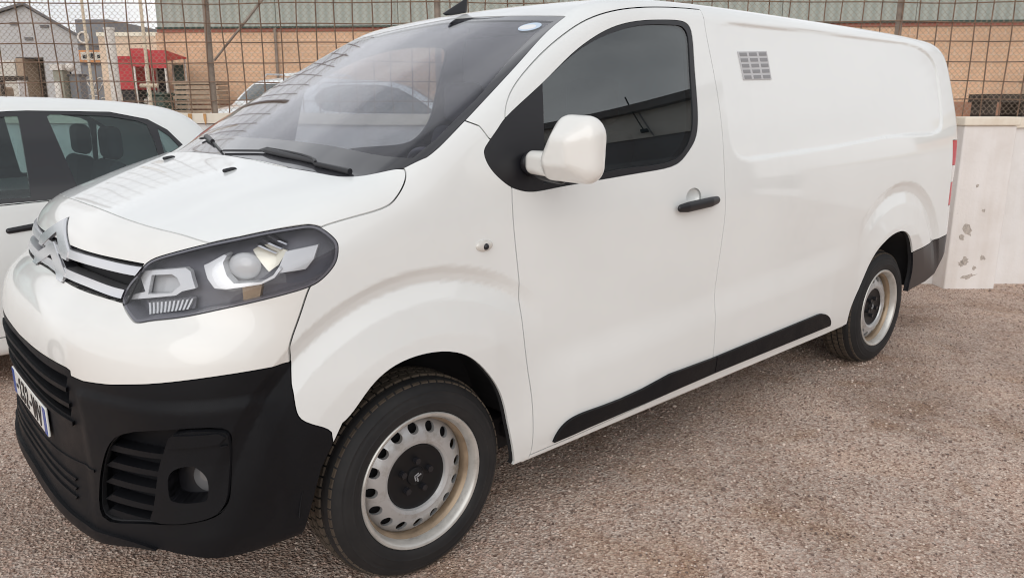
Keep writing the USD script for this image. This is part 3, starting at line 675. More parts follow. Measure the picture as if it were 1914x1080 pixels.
# the pressed-in panel of the load bay
_rx = body.GX0 + np.arange(body.g.shape[0]) * body.GS; _rz = body.GZ0 + np.arange(body.g.shape[1]) * body.GS
_poly = np.vstack([[(2.50, 1.70), (2.50, 1.45)][::-1][0:0] or np.zeros((0, 2)), loop(np.vstack([flat(P["panel"], SIDE), [(2.50, 1.33), (2.47, 1.55), (2.48, 1.78)]]), 6)])
_X, _Z = np.meshgrid(_rx, _rz, indexing="ij"); _q = np.stack([_X.ravel(), _Z.ravel()], 1)
_dense = np.vstack([_poly, _poly[:1]]); _t = np.arange(len(_dense)); _dense = np.stack([np.interp(np.linspace(0, len(_poly), 4000), _t, _dense[:, k]) for k in (0, 1)], 1)
_d = cKDTree(_dense).query(_q)[0] * np.where(shapely.contains_xy(shapely.Polygon(_poly), _q[:, 0], _q[:, 1]), -1, 1)
_h = np.clip(.5 - _d / .015, 0, 1); _h = _h * _h * (3 - 2 * _h)
body.recess = (_h * np.clip((_q[:, 0] - 2.48) / .22, 0, 1)).reshape(_X.shape).astype(np.float32)
skin = Skin(body, .0115)

VAN = thing("panel_van", "white panel van with black lower bumper and silver steel wheels, nearest vehicle, filling the picture", "van", (2.5, 0, 0))
GAP = .0022
pieces = {}
S = skin.at(0.0) - skin.at(-.010)
INNER = skin.at(-.012) - skin.at(-.030)


def carve(name, poly, d, grow=-GAP, **k):
    """takes the panel out of the skin, leaving a shut line round it"""
    global S
    pieces[name] = S ^ prism(poly, d, grow, **k)
    S = S - prism(poly, d, GAP, **k)


def drop(poly, d, **k):
    global S, INNER
    c = prism(poly, d, 0, **k)
    S = S - c; INNER = INNER - c


z0 = .06   # a little past the middle
# underside and the edges that the body ends at
sl = flat(P["sill_low"], SIDE)
drop([(.6, 0), (5.4, 0), (5.4, .34), (sl[2, 0], sl[2, 1]), (sl[1, 0], sl[1, 1]), (sl[0, 0], sl[0, 1]), (1.2, .265), (.6, .2)], SIDE, lo=.55)
bl = spline(flat(P["bump_low"][[1, 2, 3, 4]], DIAG)[1:], 4)
q = flat(P["bump_low"], DIAG)
edge = spline([(-.6, .325), (-.20, .318), (0.0, .318), (.25, .308), (.40, .312), (.50, .335), (.63, .352), (.78, .335), (.90, .30), (1.10, .27), (1.35, .25)], 4)
drop(np.vstack([edge, [(1.35, 0), (-.6, 0)]]), DIAG)
arch_f = np.vstack([[(.43, .15), (.47, .36), (.515, .51)], spline(flat(P["arch_f"][1:], SIDE), 4), [(1.25, .15)]])
arch_r = np.vstack([[(3.68, .12)], spline(flat(P["arch_r"], SIDE), 4), [(4.47, .12)]])
drop(arch_f, SIDE, lo=.60); drop(arch_r, SIDE, lo=.60)
rb = flat(P["rear_bump"], SIDE)
drop([(4.40, .0), (4.40, .375), (4.542, .398), (4.739, .41), (4.884, .44), (4.965, .51), (5.02, .55), (5.3, .56), (5.3, 0)], SIDE, lo=-.1)

# windscreen with its black border
low = P["bon_rear"]; low = low[low[:, 1] < .05]
ws = np.vstack([flat([[.655, z0, 1.338]], SCREEN), spline(flat(low[2:], SCREEN), 4), spline(flat(P["ws_side"], SCREEN)[1:], 4), spline(flat(np.vstack([P["ws_top"][:3], [[1.718, z0, 1.871]]]), SCREEN), 4)])
wi = P["ws_inner"]; wi = wi[wi[:, 1] < .05]
wsi = np.vstack([flat([[.770, z0, 1.393]], SCREEN), spline(flat(wi[1:5], SCREEN), 4), flat(wi[5:6], SCREEN), spline(flat(wi[6:10], SCREEN), 4), spline(flat(np.vstack([wi[11:13], [[1.673, z0, 1.852]]]), SCREEN), 4)])
glass_cut = prism(wsi, SCREEN, 0.0)
frame_cut = prism(ws, SCREEN, -.0015)
S = S - prism(ws, SCREEN, .0015)
both(VAN, "windscreen_border", skin.shell(frame_cut - glass_cut, -.0015, -.007), "frit", True, "black ceramic border of the windscreen")
both(VAN, "windscreen", skin.shell(glass_cut, -.0015, -.0055), "screen", True)
INNER = INNER - prism(wsi, SCREEN, .0)

# side windows, mirror corner
wo = loop(flat(P["win_outer"], SIDE), 4); wg = loop(flat(P["win_glass"], SIDE), 1)
wg = np.vstack([flat(P["win_glass"][:3], SIDE), spline(flat(np.vstack([P["win_glass"][2:], P["win_glass"][:1]]), SIDE), 4)[1:-1]])
gl = prism(wg, SIDE, 0)
S = S - prism(wo, SIDE, .001)
both(VAN, "window_frame", skin.shell(prism(wo, SIDE, -.001) - gl, -.001, -.012), "satin")
_sw = mesh_of(skin.shell(gl, -.005, -.009))
put(VAN, "side_window", *_sw, "tint"); put(VAN, "side_window", *flip(_sw), "clear_side")
INNER = INNER - prism(wg, SIDE, -.004)

# lamps: the opening, the bowl behind it and the clear cover
hl = loop(flat(P["headlight"], DIAG), 4)
carve("hl", hl, DIAG)
gr_up = np.vstack([flat([[.118, z0, 1.098]], DIAG), flat(P["grille_top"], DIAG)[:1] + (0, .004), flat(P["grille_top"], DIAG)[1:] + (0, .004)])
gr_low = flat(P["grille_low"], DIAG)
gr_low = gr_low[gr_low[:, 0] > -.02]
gr = np.vstack([spline(np.vstack([[(-.12, 1.098)], gr_up[1:]]), 4), spline(np.vstack([gr_low, [(-.12, 1.000)]]) - (0, .003), 4)])
grille_cut = prism(gr, DIAG, 0)
S = S - grille_cut

# bonnet
bf = P["bon_front"]; bf = bf[bf[:, 1] < .05]
bf0 = flat([[bf[0, 0] - .003, z0, bf[0, 2] + .001]], TOP)
hp = P["headlight"]
br = P["bon_rear"]; br = br[br[:, 1] < .05][1:]
bonnet = np.vstack([spline(np.vstack([bf0, flat(bf, TOP)]), 3), flat(hp[6:12], TOP) + (.0, .004), spline(flat(P["bon_side"], TOP), 4), spline(flat(br[::-1], TOP), 4)[1:], flat([[.655, z0, 1.338]], TOP)])
carve("bonnet", bonnet, TOP)

# bumpers
bl = P["bump_line"]; bl = bl[np.abs(bl[:, 1]) < 1.2]
b2 = flat(bl, DIAG)
line = np.vstack([[(-.6, .797), (-.3, .797)], spline(b2[1:5], 3), b2[5:8], spline(b2[8:14], 3)[1:], spline(b2[14:], 3)])
carve("bumper_lower", np.vstack([line, [(1.06, .58), (1.10, .1), (-.6, .1)]]), DIAG, -.001)
fg = flat(P["fender_gap"], DIAG)
carve("bumper_upper", np.vstack([[(-.6, .6), (fg[-1, 0] - .004, .6)], spline(np.vstack([fg[::-1], [(fg[0, 0] + .02, fg[0, 1] + .05)]]), 4), [(1.05, 1.11), (.98, 1.35), (-.6, 1.35)]]), DIAG)

# doors, wings
df = flat(P["door_front"], SIDE); dt = flat(P["door_top"], SIDE); dr = flat(P["door_rear"], SIDE)
door = np.vstack([spline(df[::-1], 4), spline(np.vstack([dt]), 4), spline(np.vstack([[(2.415, 1.83)], dr]), 4), [(2.412, .348)]])
carve("door", door, SIDE)
fs = flat(P["fender_seam"], SIDE)
carve("wing", np.vstack([[(0, .1), (1.33, .1)], spline(df[::-1], 4), [(1.21, 1.38)], fs[::-1], [(1.10, 1.47), (1.0, 1.62), (0, 1.62)]]), SIDE)
# rear bumper and lamps
carve("rear_bumper", np.vstack([[(4.40, .30)], rb[:3], [(5.0, .68), (5.05, .685), (5.4, .685), (5.4, .30)]]), SIDE, lo=-.1)
S_tail = [(4.955, .875), (4.945, 1.285), (5.4, 1.285), (5.4, .875)]
carve("tail", S_tail, SIDE, lo=.62)
tailcut = lambda a, c: prism([(4.9, a), (4.9, c), (5.4, c), (5.4, a)], SIDE, 0, lo=.5)

hmid = (P["handle"][0] + P["handle"][1]) / 2 + (-.008, .004, .024)
bowl = lambda g_: m3.Manifold.sphere(1.0, 64).scale((.052 + g_, .026 + g_, .040 + g_)).translate(list(hmid))
pieces["door"] = pieces["door"] - bowl(0.0); INNER = INNER - bowl(.006)
both(VAN, "handle_recess", (bowl(.004) - bowl(0.0)) ^ skin.at(-.0006), "paint")
both(VAN, "bonnet", pieces["bonnet"], "paint", True)
both(VAN, "front_bumper", pieces["bumper_upper"], "paint2", True, "white upper part of the front bumper")
both(VAN, "front_wing", pieces["wing"], "paint")
both(VAN, "front_door", pieces["door"], "paint")
both(VAN, "body_side_and_roof", S, "paint", True)
both(VAN, "rear_bumper", pieces["rear_bumper"], "satin", True, "black plastic rear bumper")
INNER = INNER - prism(hl, DIAG, -.004) - prism(gr, DIAG, -.003) - prism(loop(flat(P["fog_recess"], DIAG), 3), DIAG, -.003) - prism([(-.6, .64), (.34, .64), (.34, .79), (-.6, .79)], DIAG, 0)
both(VAN, "inner_frame", INNER, "dark", True)
t = pieces["tail"]
both(VAN, "tail_light", t ^ tailcut(1.13, 1.3), "red", label="red upper half of a tail light")
both(VAN, "tail_light", t ^ tailcut(.86, 1.022), "red", label="red lower half of a tail light")
both(VAN, "reversing_light", t ^ tailcut(1.024, 1.128), "white_lamp", label="white middle of a tail light")

# lower bumper: cut openings for the fog lamps and the cooling slots
fr = loop(flat(P["fog_recess"], DIAG), 3)
fogc = prism(fr, DIAG, 0)
slot = lambda za, zb, w: prism([(-.6, za), (.33 - w, za), (.345 - w, zb), (-.6, zb)], DIAG, 0)
bump = skin.at(0.0) ^ prism(np.vstack([line, [(1.06, .58), (1.10, .1), (-.6, .1)]]), DIAG, -.001)
bump = bump - skin.at(-.012) - fogc - prism(np.vstack([edge, [(1.35, 0), (-.6, 0)]]), DIAG, 0) - prism(arch_f, SIDE, 0, lo=.60)
bump = bump - slot(.752, .783, 0.0) - slot(.703, .737, .004) - slot(.655, .688, .008)
both(VAN, "lower_bumper", bump, "plastic", True, "black grained plastic lower front bumper")
# a rolled lip along the bottom, and the flush lower grille bars
lipline = [(-.6, .325), (-.20, .318), (0.0, .318), (.25, .308), (.40, .312), (.50, .335), (.63, .352)]
lipw = np.array([.045, .045, .045, .045, .040, .026, .004])
lip = prism(np.vstack([spline(lipline, 4), spline((np.array(lipline) + np.stack([0 * lipw, lipw], 1))[::-1], 4)]), DIAG, 0)
both(VAN, "bumper_lip", skin.shell(lip, .012, -.004), "plastic", True)
seam = prism(np.vstack([spline([(-.6, .478), (-.1, .478), (.20, .497), (.42, .523)], 4), spline([(.42, .531), (.20, .506), (-.1, .487), (-.6, .487)], 4)]), DIAG, 0)
both(VAN, "lower_bumper_seam", skin.shell(seam, .004, -.002), "plastic", True)
for zc, u1 in ((.455, .30), (.428, .30), (.401, .30)):
    both(VAN, "lower_grille_bar", skin.shell(prism([(-.6, zc - .006), (u1, zc - .006), (u1 + .01, zc + .006), (-.6, zc + .006)], DIAG, 0), .006, -.002), "plastic", True)
for za in (.7445, .6955, .640):
    both(VAN, "bumper_slat", skin.shell(prism([(-.6, za - .009), (.335, za - .007), (.338, za + .007), (-.6, za + .007)], DIAG, 0), .008, -.03), "plastic", True)
both(VAN, "bumper_backing", skin.shell(prism([(-.6, .62), (.36, .62), (.36, .80), (-.6, .80)], DIAG, 0), -.032, -.036), "dark", True)
INNER_cut = None

# fog lamp: recess, five slats, raised panel with a round-cornered hole, lamp
fb = skin.shell(prism(fr, DIAG, .004), -.055, -.060)
both(VAN, "fog_recess", fb + skin.shell(prism(fr, DIAG, .006) - prism(fr, DIAG, 0), -.001, -.058), "plastic")
fh = loop(flat(P["fog_hole"], DIAG), 4)
fp = loop(flat(P["fog_panel"], DIAG), 3)
both(VAN, "fog_lamp_panel", skin.shell(prism(fp, DIAG, -.002) - prism(fh, DIAG, 0), .010, -.05), "plastic")
q8 = flat(P["fog_panel"], DIAG)
brow = np.array([q8[0], q8[1], q8[2], q8[3], q8[3] + (-.03, -.032), q8[0] + (.30, .012), q8[0] + (.02, -.004)])
both(VAN, "fog_lamp_brow", skin.shell(prism(brow, DIAG, -.003) ^ prism(fp, DIAG, -.004), .018, .004), "plastic")
both(VAN, "fog_lamp_tunnel", skin.shell(prism(fh, DIAG, .003) - prism(fh, DIAG, .0), .004, -.05) + skin.shell(prism(fh, DIAG, .002), -.052, -.056), "satin")
c = np.array([.228, -.842, .540])
ds = np.array([-.80, -.60, .0]); ds /= np.linalg.norm(ds)
lamp = trimesh.creation.icosphere(3, .042); lamp.apply_scale([.35, 1, 1]); 
lamp.apply_transform(trimesh.geometry.align_vectors([1, 0, 0], ds)); lamp.apply_translation(c)
for m_ in (lamp, mirror_mesh(lamp)):
    add(VAN, "fog_lamp", m_, "fog_glass", True)
ul = [(.462, .63), (.452, .577), (.448, .525), (.442, .473), (.436, .425)]
fpx = flat(P["fog_panel"], DIAG)
for k, (u0, zc) in enumerate([(.47, .612), (.455, .560), (.446, .508), (.440, .457), (.437, .415)]):
    pr = prism([(u0, zc - .014), (.70, zc - .004), (.70, zc + .010), (u0 + .03, zc + .006)], DIAG, 0)
    pr = pr ^ prism(fr, DIAG, -.004)
    pr = pr - prism(fp, DIAG, 0)
    both(VAN, "fog_slat", skin.shell(pr, -.014, -.056), "plastic")

# grille: black backing, two chrome bars that rise into chevrons at the middle
both(VAN, "grille_backing", skin.shell(prism(gr, DIAG, .004), -.045, -.050) + skin.shell(prism(gr, DIAG, .004) - prism(gr, DIAG, 0), -.001, -.048), "dark", True)


def ribbon(pts, w0, w1=None):
    q = np.asarray(pts, float); w = np.linspace(w0, w1 or w0, len(q))
    return np.vstack([q + np.stack([0 * w, w], 1), (q - np.stack([0 * w, w], 1))[::-1]])


bu = flat(P["bar_up"], DIAG); bw = flat(P["bar_low"], DIAG)
up_line = np.vstack([[(bu[1, 0] - .002, bu[2, 1] + .0)], bu[2:], [(bu[-1, 0] + .03, bu[-1, 1] + .002)]])
lo_line = np.vstack([[(bw[1, 0] - .10, bw[2, 1])], bw[2:]])
both(VAN, "grille_bar", skin.shell(prism(ribbon(spline(np.vstack([[(.05, 1.067)], up_line[1:]]) + (0, .003), 4), .0118), DIAG, 0) - prism(hl, DIAG, .001), .006, -.03), "satin_chrome", True)
both(VAN, "grille_bar", skin.shell(prism(ribbon(spline(np.vstack([[(.05, 1.012)], lo_line[1:]]) + (0, .008), 4), .0118), DIAG, 0) - prism(hl, DIAG, .001), .006, -.03), "satin_chrome", True)
FRONT = (np.array([0, -1.0, 0]), np.array([0, 0, 1.0]), np.array([-1.0, 0, 0]), -.4, .2)
for nm in ("chev_up", "chev_low"):
    (ya, za), (yb, zb) = P[nm][:, 1:]
    za = za + (abs(ya)) * (za - zb) / max(abs(yb - ya), .02) * .5
    yb = -yb; w_ = .017; dz = (za - zb) / yb
    chev = [(-.03, za + w_), (0.0, za + w_), (yb + .012, zb + w_), (yb + .022, zb + .012), (yb + .022, zb - .013), (yb - .035, zb - .013), (.0, za - w_ * 1.3), (-.03, za - w_ * 1.3)]
    both(VAN, "chevron_base", skin.shell(prism(chev, FRONT, .0045), .002, -.03), "gloss", True)
    both(VAN, "chevron", skin.shell(prism(chev, FRONT, 0), .008, -.02), "chevron", True)

# headlights
for side in (0, 1):
    H = sub(VAN, "headlight")
    def part(name, man, mat):
        a = mesh_of(man)
        put(H, name, *(flip(a) if side else a), mat)
    ph = prism(hl, DIAG, -.001)
    part("lamp_housing", skin.shell(ph, -.050, -.054) + skin.shell(prism(hl, DIAG, -.0005) - prism(hl, DIAG, -.006), -.001, -.052), "lamp_grey")
    rg = prism(flat(P["hl_bracket"], DIAG), DIAG, 0) - prism(flat(P["hl_bracket_hole"], DIAG), DIAG, 0)
    part("daytime_light", skin.shell(rg ^ ph, -.014, -.030), "white_reflector")
    part("inner_reflector", skin.shell(prism(flat(P["hl_bracket_hole"], DIAG), DIAG, .002) ^ ph, -.040, -.046), "lens_grey")
    part("lens_frame", skin.shell(prism(flat(P["hl_frame"], DIAG), DIAG, 0), -.010, -.040), "white_reflector")
    part("reflector_fins", skin.shell(prism(flat(P["hl_fins"], DIAG), DIAG, 0), -.034, -.038), "cream_reflector")
    part("outer_reflector", skin.shell(prism(flat(P["hl_reflector"], DIAG), DIAG, 0), -.024, -.034), "white_reflector")
    for k in range(3):
        a_, b_ = flat(P["hl_fins"], DIAG)[[0, 3]]
        o = np.array([.010 * k, .010 * k - .004])
        part("reflector_fin", skin.shell(prism(np.array([a_ + o + (.012, .016), a_ + o + (.012, .020), b_ + o + (-.02, .004), b_ + o + (-.02, .0)]), DIAG, 0), -.022, -.036), "chrome")
    L = P["hl_lens"]
    lens = trimesh.creation.icosphere(4, 1.0)
    e1 = np.array([.70711, -.70711, 0]); e3 = np.array([-.70711, -.70711, 0])
    ru = np.ptp(flat(L, DIAG)[:, 0]) / 2 * .96; rz = np.ptp(L[:, 2]) / 2 * .98
    lens = trimesh.Trimesh(np.outer(lens.vertices[:, 0] * ru, e1) + np.outer(lens.vertices[:, 1] * .026, e3) + np.outer(lens.vertices[:, 2] * rz, [0, 0, 1]) + L[0] + e3 * -.012, lens.faces)
    add(H, "projector_lens", mirror_mesh(lens) if side else lens, "lens_grey", True)
    sg = flat(P["hl_signal"], DIAG)
    part("indicator_panel", skin.shell(prism(sg, DIAG, .003) ^ ph, -.034, -.038), "lamp_grey")
    for k in range(11):
        t0 = k / 11.5
        lo_, hi_ = sg[3] + (sg[2] - sg[3]) * t0, sg[0] + (sg[1] - sg[0]) * min(t0 + .09, 1)
        wv = (sg[1] - sg[0]) / 11 * .42
        part("indicator_rib", skin.shell(prism(np.array([lo_, lo_ + wv, hi_ + wv, hi_]), DIAG, 0) ^ ph, -.022, -.036), "white_reflector")
    part("lamp_bracket", skin.shell(prism(flat(P["hl_notch"], DIAG), DIAG, 0) ^ ph, -.030, -.046), "rim_dirt")
    part("lamp_cover", skin.shell(ph, 0.0, -.0035), "clear")

# black rubbing strip, side repeater, door handle, washer jets
rbp = flat(P["rub"], SIDE)
rubp = np.vstack([spline(rbp[:5], 4), rbp[5:7], spline(rbp[6:10], 4)[1:], [(2.43, .352), (1.6, .322)]])
both(VAN, "rubbing_strip", skin.shell(prism(rubp, SIDE, 0) - prism([(2.405, 0), (2.411, 0), (2.411, 1), (2.405, 1)], SIDE), .013, -.002), "plastic")
rp = P["repeater"][0]
for s_ in (1, -1):
    e = trimesh.creation.icosphere(3, 1.0); e.apply_scale([.034, .012, .019]); e.apply_translation(rp * (1, s_, 1))
    add(VAN, "side_repeater", e, "amber", True)
    e = trimesh.creation.icosphere(2, .011); e.apply_translation(rp * (1, s_, 1) + (0, -s_ * .008, -.002))
    add(VAN, "repeater_bulb", e, "satin")
h0, h1 = P["handle"]
for s_ in (1, -1):
    a_, b_ = h0 * (1, s_, 1) + (0, -s_ * .028, 0), h1 * (1, s_, 1) + (0, -s_ * .028, 0)
    sph = [m3.Manifold.sphere(r_, 20).scale((1.3, .62, 1)).translate(list(a_ + (b_ - a_) * t_ + (0, o_ * s_, 0))) for t_, r_, o_ in ((.03, .016, .006), (.18, .021, 0), (.78, .021, 0), (.97, .017, .006))]
    hb = m3.Manifold.batch_hull(sph[:2]) + m3.Manifold.batch_hull(sph[1:3]) + m3.Manifold.batch_hull(sph[2:])
    add(VAN, "door_handle", hb, "satin", 50)
for p_ in P["nozzle"]:
    j = m3.Manifold.batch_hull([m3.Manifold.sphere(.009, 14).scale((1.6, 1.1, .7)).translate([p_[0] + .012, p_[1], p_[2] + .006]), m3.Manifold.sphere(.006, 12).translate([p_[0] - .016, p_[1], p_[2] + .002])])
    add(VAN, "washer_jet", j, "satin", 50)

# roof aerial: a leaning fin
ant = m3.Manifold.batch_hull([m3.Manifold.sphere(.012, 16).scale((2.2, 1.1, .6)).translate([1.70, 0, 1.888]), m3.Manifold.sphere(.016, 16).scale((1.5, 1.1, .6)).translate([1.775, 0, 1.905]), m3.Manifold.sphere(.005, 12).translate([1.80, 0, 1.955])])
add(VAN, "aerial_base", ant, "satin", 50)
add(VAN, "aerial_rod", tube([(1.795, 0, 1.95), (1.83, 0, 1.995), (1.93, 0, 2.10)], [.006, .004, .003], 8), "satin", 60)

# load-bay vent with a slotted face
v4 = flat(P["vent"], SIDE)
vq = lambda u, w: v4[0] * (1 - u) * (1 - w) + v4[1] * u * (1 - w) + v4[2] * u * w + v4[3] * (1 - u) * w
VENT = sub(VAN, "air_vent")
put(VENT, "vent_plate", *mesh_of(skin.shell(prism(v4, SIDE, 0), .004, -.002)), "vent")
for r_ in range(5):
    for c_ in range(3):
        u0_, u1_ = (c_ + .12) / 3, (c_ + .88) / 3; w0_, w1_ = (r_ + .22) / 5, (r_ + .80) / 5
        put(VENT, "vent_slot", *mesh_of(skin.shell(prism(np.array([vq(u0_, w0_), vq(u1_, w0_), vq(u1_, w1_), vq(u0_, w1_)]), SIDE, 0), .0055, .001)), "vent_dark")

# door mirrors
def mirror_head():
    sp_ = []
    for y_, z_, r_ in ((-1.070, 1.325, .050), (-1.232, 1.330, .056), (-1.226, 1.415, .064), (-1.150, 1.418, .064), (-1.085, 1.365, .045)):
        sp_.append(m3.Manifold.sphere(r_, 28).scale((.9, 1, 1)).translate([1.325, y_, z_]))
        sp_.append(m3.Manifold.sphere(r_ * .60, 28).translate([1.275, -1.155 + (y_ + 1.155) * .62, 1.372 + (z_ - 1.372) * .62]))
    h = m3.Manifold.batch_hull(sp_)
    h = h.translate([0, 1.155, -1.372]).scale((1, .90, 1)).translate([0, -1.122, 1.372])
    v, f, _ = meshkit.arrays(h.refine_to_length(.009))
    t_ = trimesh.Trimesh(v, f, process=True); trimesh.smoothing.filter_taubin(t_, iterations=60)
    return t_


mh = mirror_head()
arm = m3.Manifold.batch_hull([m3.Manifold.sphere(.026, 24).translate([1.30, -.975, z_]) for z_ in (1.318, 1.342)] + [m3.Manifold.sphere(.030, 24).translate([1.315, -1.10, z_]) for z_ in (1.312, 1.338)])
foot = m3.Manifold.batch_hull([m3.Manifold.sphere(.034, 24).scale((1.5, .7, 1.2)).translate([1.325, -.945, 1.325]), m3.Manifold.sphere(.028, 24).translate([1.325, -.99, 1.30]), m3.Manifold.sphere(.02, 24).translate([1.34, -1.06, 1.283])])
face = box(1.350, 1.357, -1.195, -1.045, 1.31, 1.445)
for s_ in (0, 1):
    MI = sub(VAN, "door_mirror")
    g_ = (lambda m: mirror_mesh(m)) if s_ else (lambda m: m)
    add(MI, "mirror_housing", g_(mh), "paint2", 60); add(MI, "mirror_arm", g_(arm), "paint2", 60); add(MI, "mirror_foot", g_(foot), "satin", 60); add(MI, "mirror_glass", g_(face), "chrome")

# wipers
def lift(pts, d):
    q_ = np.asarray(pts, float)
    return q_ + d * np.array([-.45, 0, .89])


wn = P["wiper_near"]
add(VAN, "wiper_blade", tube(lift(spline(wn[[0, 1, 3]], 6), .006), .0045, 6), "satin", 60)
add(VAN, "wiper_arm", tube(lift(np.array([wn[2], wn[3], wn[4], wn[5], wn[6], wn[7]]), .008), [.004, .012, .010, .009, .008, .010], 8), "satin", 60)
add(VAN, "wiper_blade", tube(lift(spline(wn[[3, 5, 6]], 6), .016), .0045, 6), "satin", 60)
wf = P["wiper_far"]
add(VAN, "wiper_arm", tube(lift(wf[[0, 1]], .008), [.012, .009], 8), "satin", 60)
add(VAN, "wiper_blade", tube(lift(np.vstack([wf[0] + (-.01, .05, -.004), wf[0], wf[1], wf[2]]), .004), .0045, 6), "satin", 60)
# sticker at the top corner of the windscreen, mirror and camera behind it
sc = flat(P["sticker"], SCREEN)[0]; a_ = np.linspace(0, 2 * np.pi, 40, endpoint=False)
put(VAN, "windscreen_sticker", *mesh_of(skin.shell(prism(np.stack([sc[0] + .052 * np.cos(a_), sc[1] + .034 * np.sin(a_)], 1), SCREEN), -.0005, -.0022)), "sticker")
put(VAN, "windscreen_sticker", *mesh_of(skin.shell(prism(np.stack([sc[0] - .006 + .040 * np.cos(a_), sc[1] - .004 + .020 * np.sin(a_)], 1), SCREEN), .0005, -.0010)), "sticker_white")
add(VAN, "interior_mirror", join(meshkit.arrays(box(1.675, 1.700, -.16, -.02, 1.795, 1.826, .012))[:2], tube([(1.69, -.09, 1.82), (1.70, -.09, 1.855)], .012)), "satin", 40)

# number plate
PL = sub(VAN, "number_plate")
add(PL, "plate_panel", box(-.0315, -.024, -.262, .262, .535, .628, .003), "plate")
for y_ in (-.241, .241):
    add(PL, "plate_band", box(-.0325, -.0305, y_ - .019, y_ + .019, .538, .625), "plate_blue")
tx = meshkit.text_mesh("-132-WV", .068, .0015, True)
w_ = np.ptp(tx.vertices[:, 0]); tx.apply_scale([.40 / w_, 1, 1])
tv = tx.vertices - [tx.vertices[:, 0].min() + .20, .034, 0]
add(PL, "plate_lettering", trimesh.Trimesh(np.stack([-.0320 - tv[:, 2], -tv[:, 0], .5815 + tv[:, 1]], 1), tx.faces, process=False), "ink")

# wheel wells and floor
for cx, R_ in ((.895, .455), (4.13, .47)):
    for s_ in (1, -1):
        a_ = np.radians(np.linspace(8, 174, 48))
        pf = [np.stack([cx + (R_) * np.cos(a_), np.full(48, y_ * s_), .33 + R_ * np.sin(a_)], 1) for y_ in (-.935, -.60)]
        V_ = np.vstack(pf + [[(cx, -.60 * s_, .33)]]); i_ = np.arange(47)
        F_ = np.vstack([np.stack([i_, i_ + 1, i_ + 49], 1), np.stack([i_, i_ + 49, i_ + 48], 1), np.stack([i_ + 48, i_ + 49, np.full(47, 96)], 1)])
        put(VAN, "wheel_well", V_, F_, None, "dark")
add(VAN, "floor_pan", box(.45, 4.95, -.62, .62, .17, .30), "dark")
add(VAN, "under_tray", box(1.45, 3.62, -.78, .78, .225, .275), "dark")
add(VAN, "axle", join(tube([(.88, -.75, .33), (.88, .75, .33)], .05), tube([(4.155, -.75, .33), (4.155, .75, .33)], .06)), "dark")
for s_ in (1, -1):
    add(VAN, "sill_seal", tube([(1.30, -.915 * s_, .272), (2.2, -.92 * s_, .292), (3.68, -.925 * s_, .322)], .008, 6), "paint")

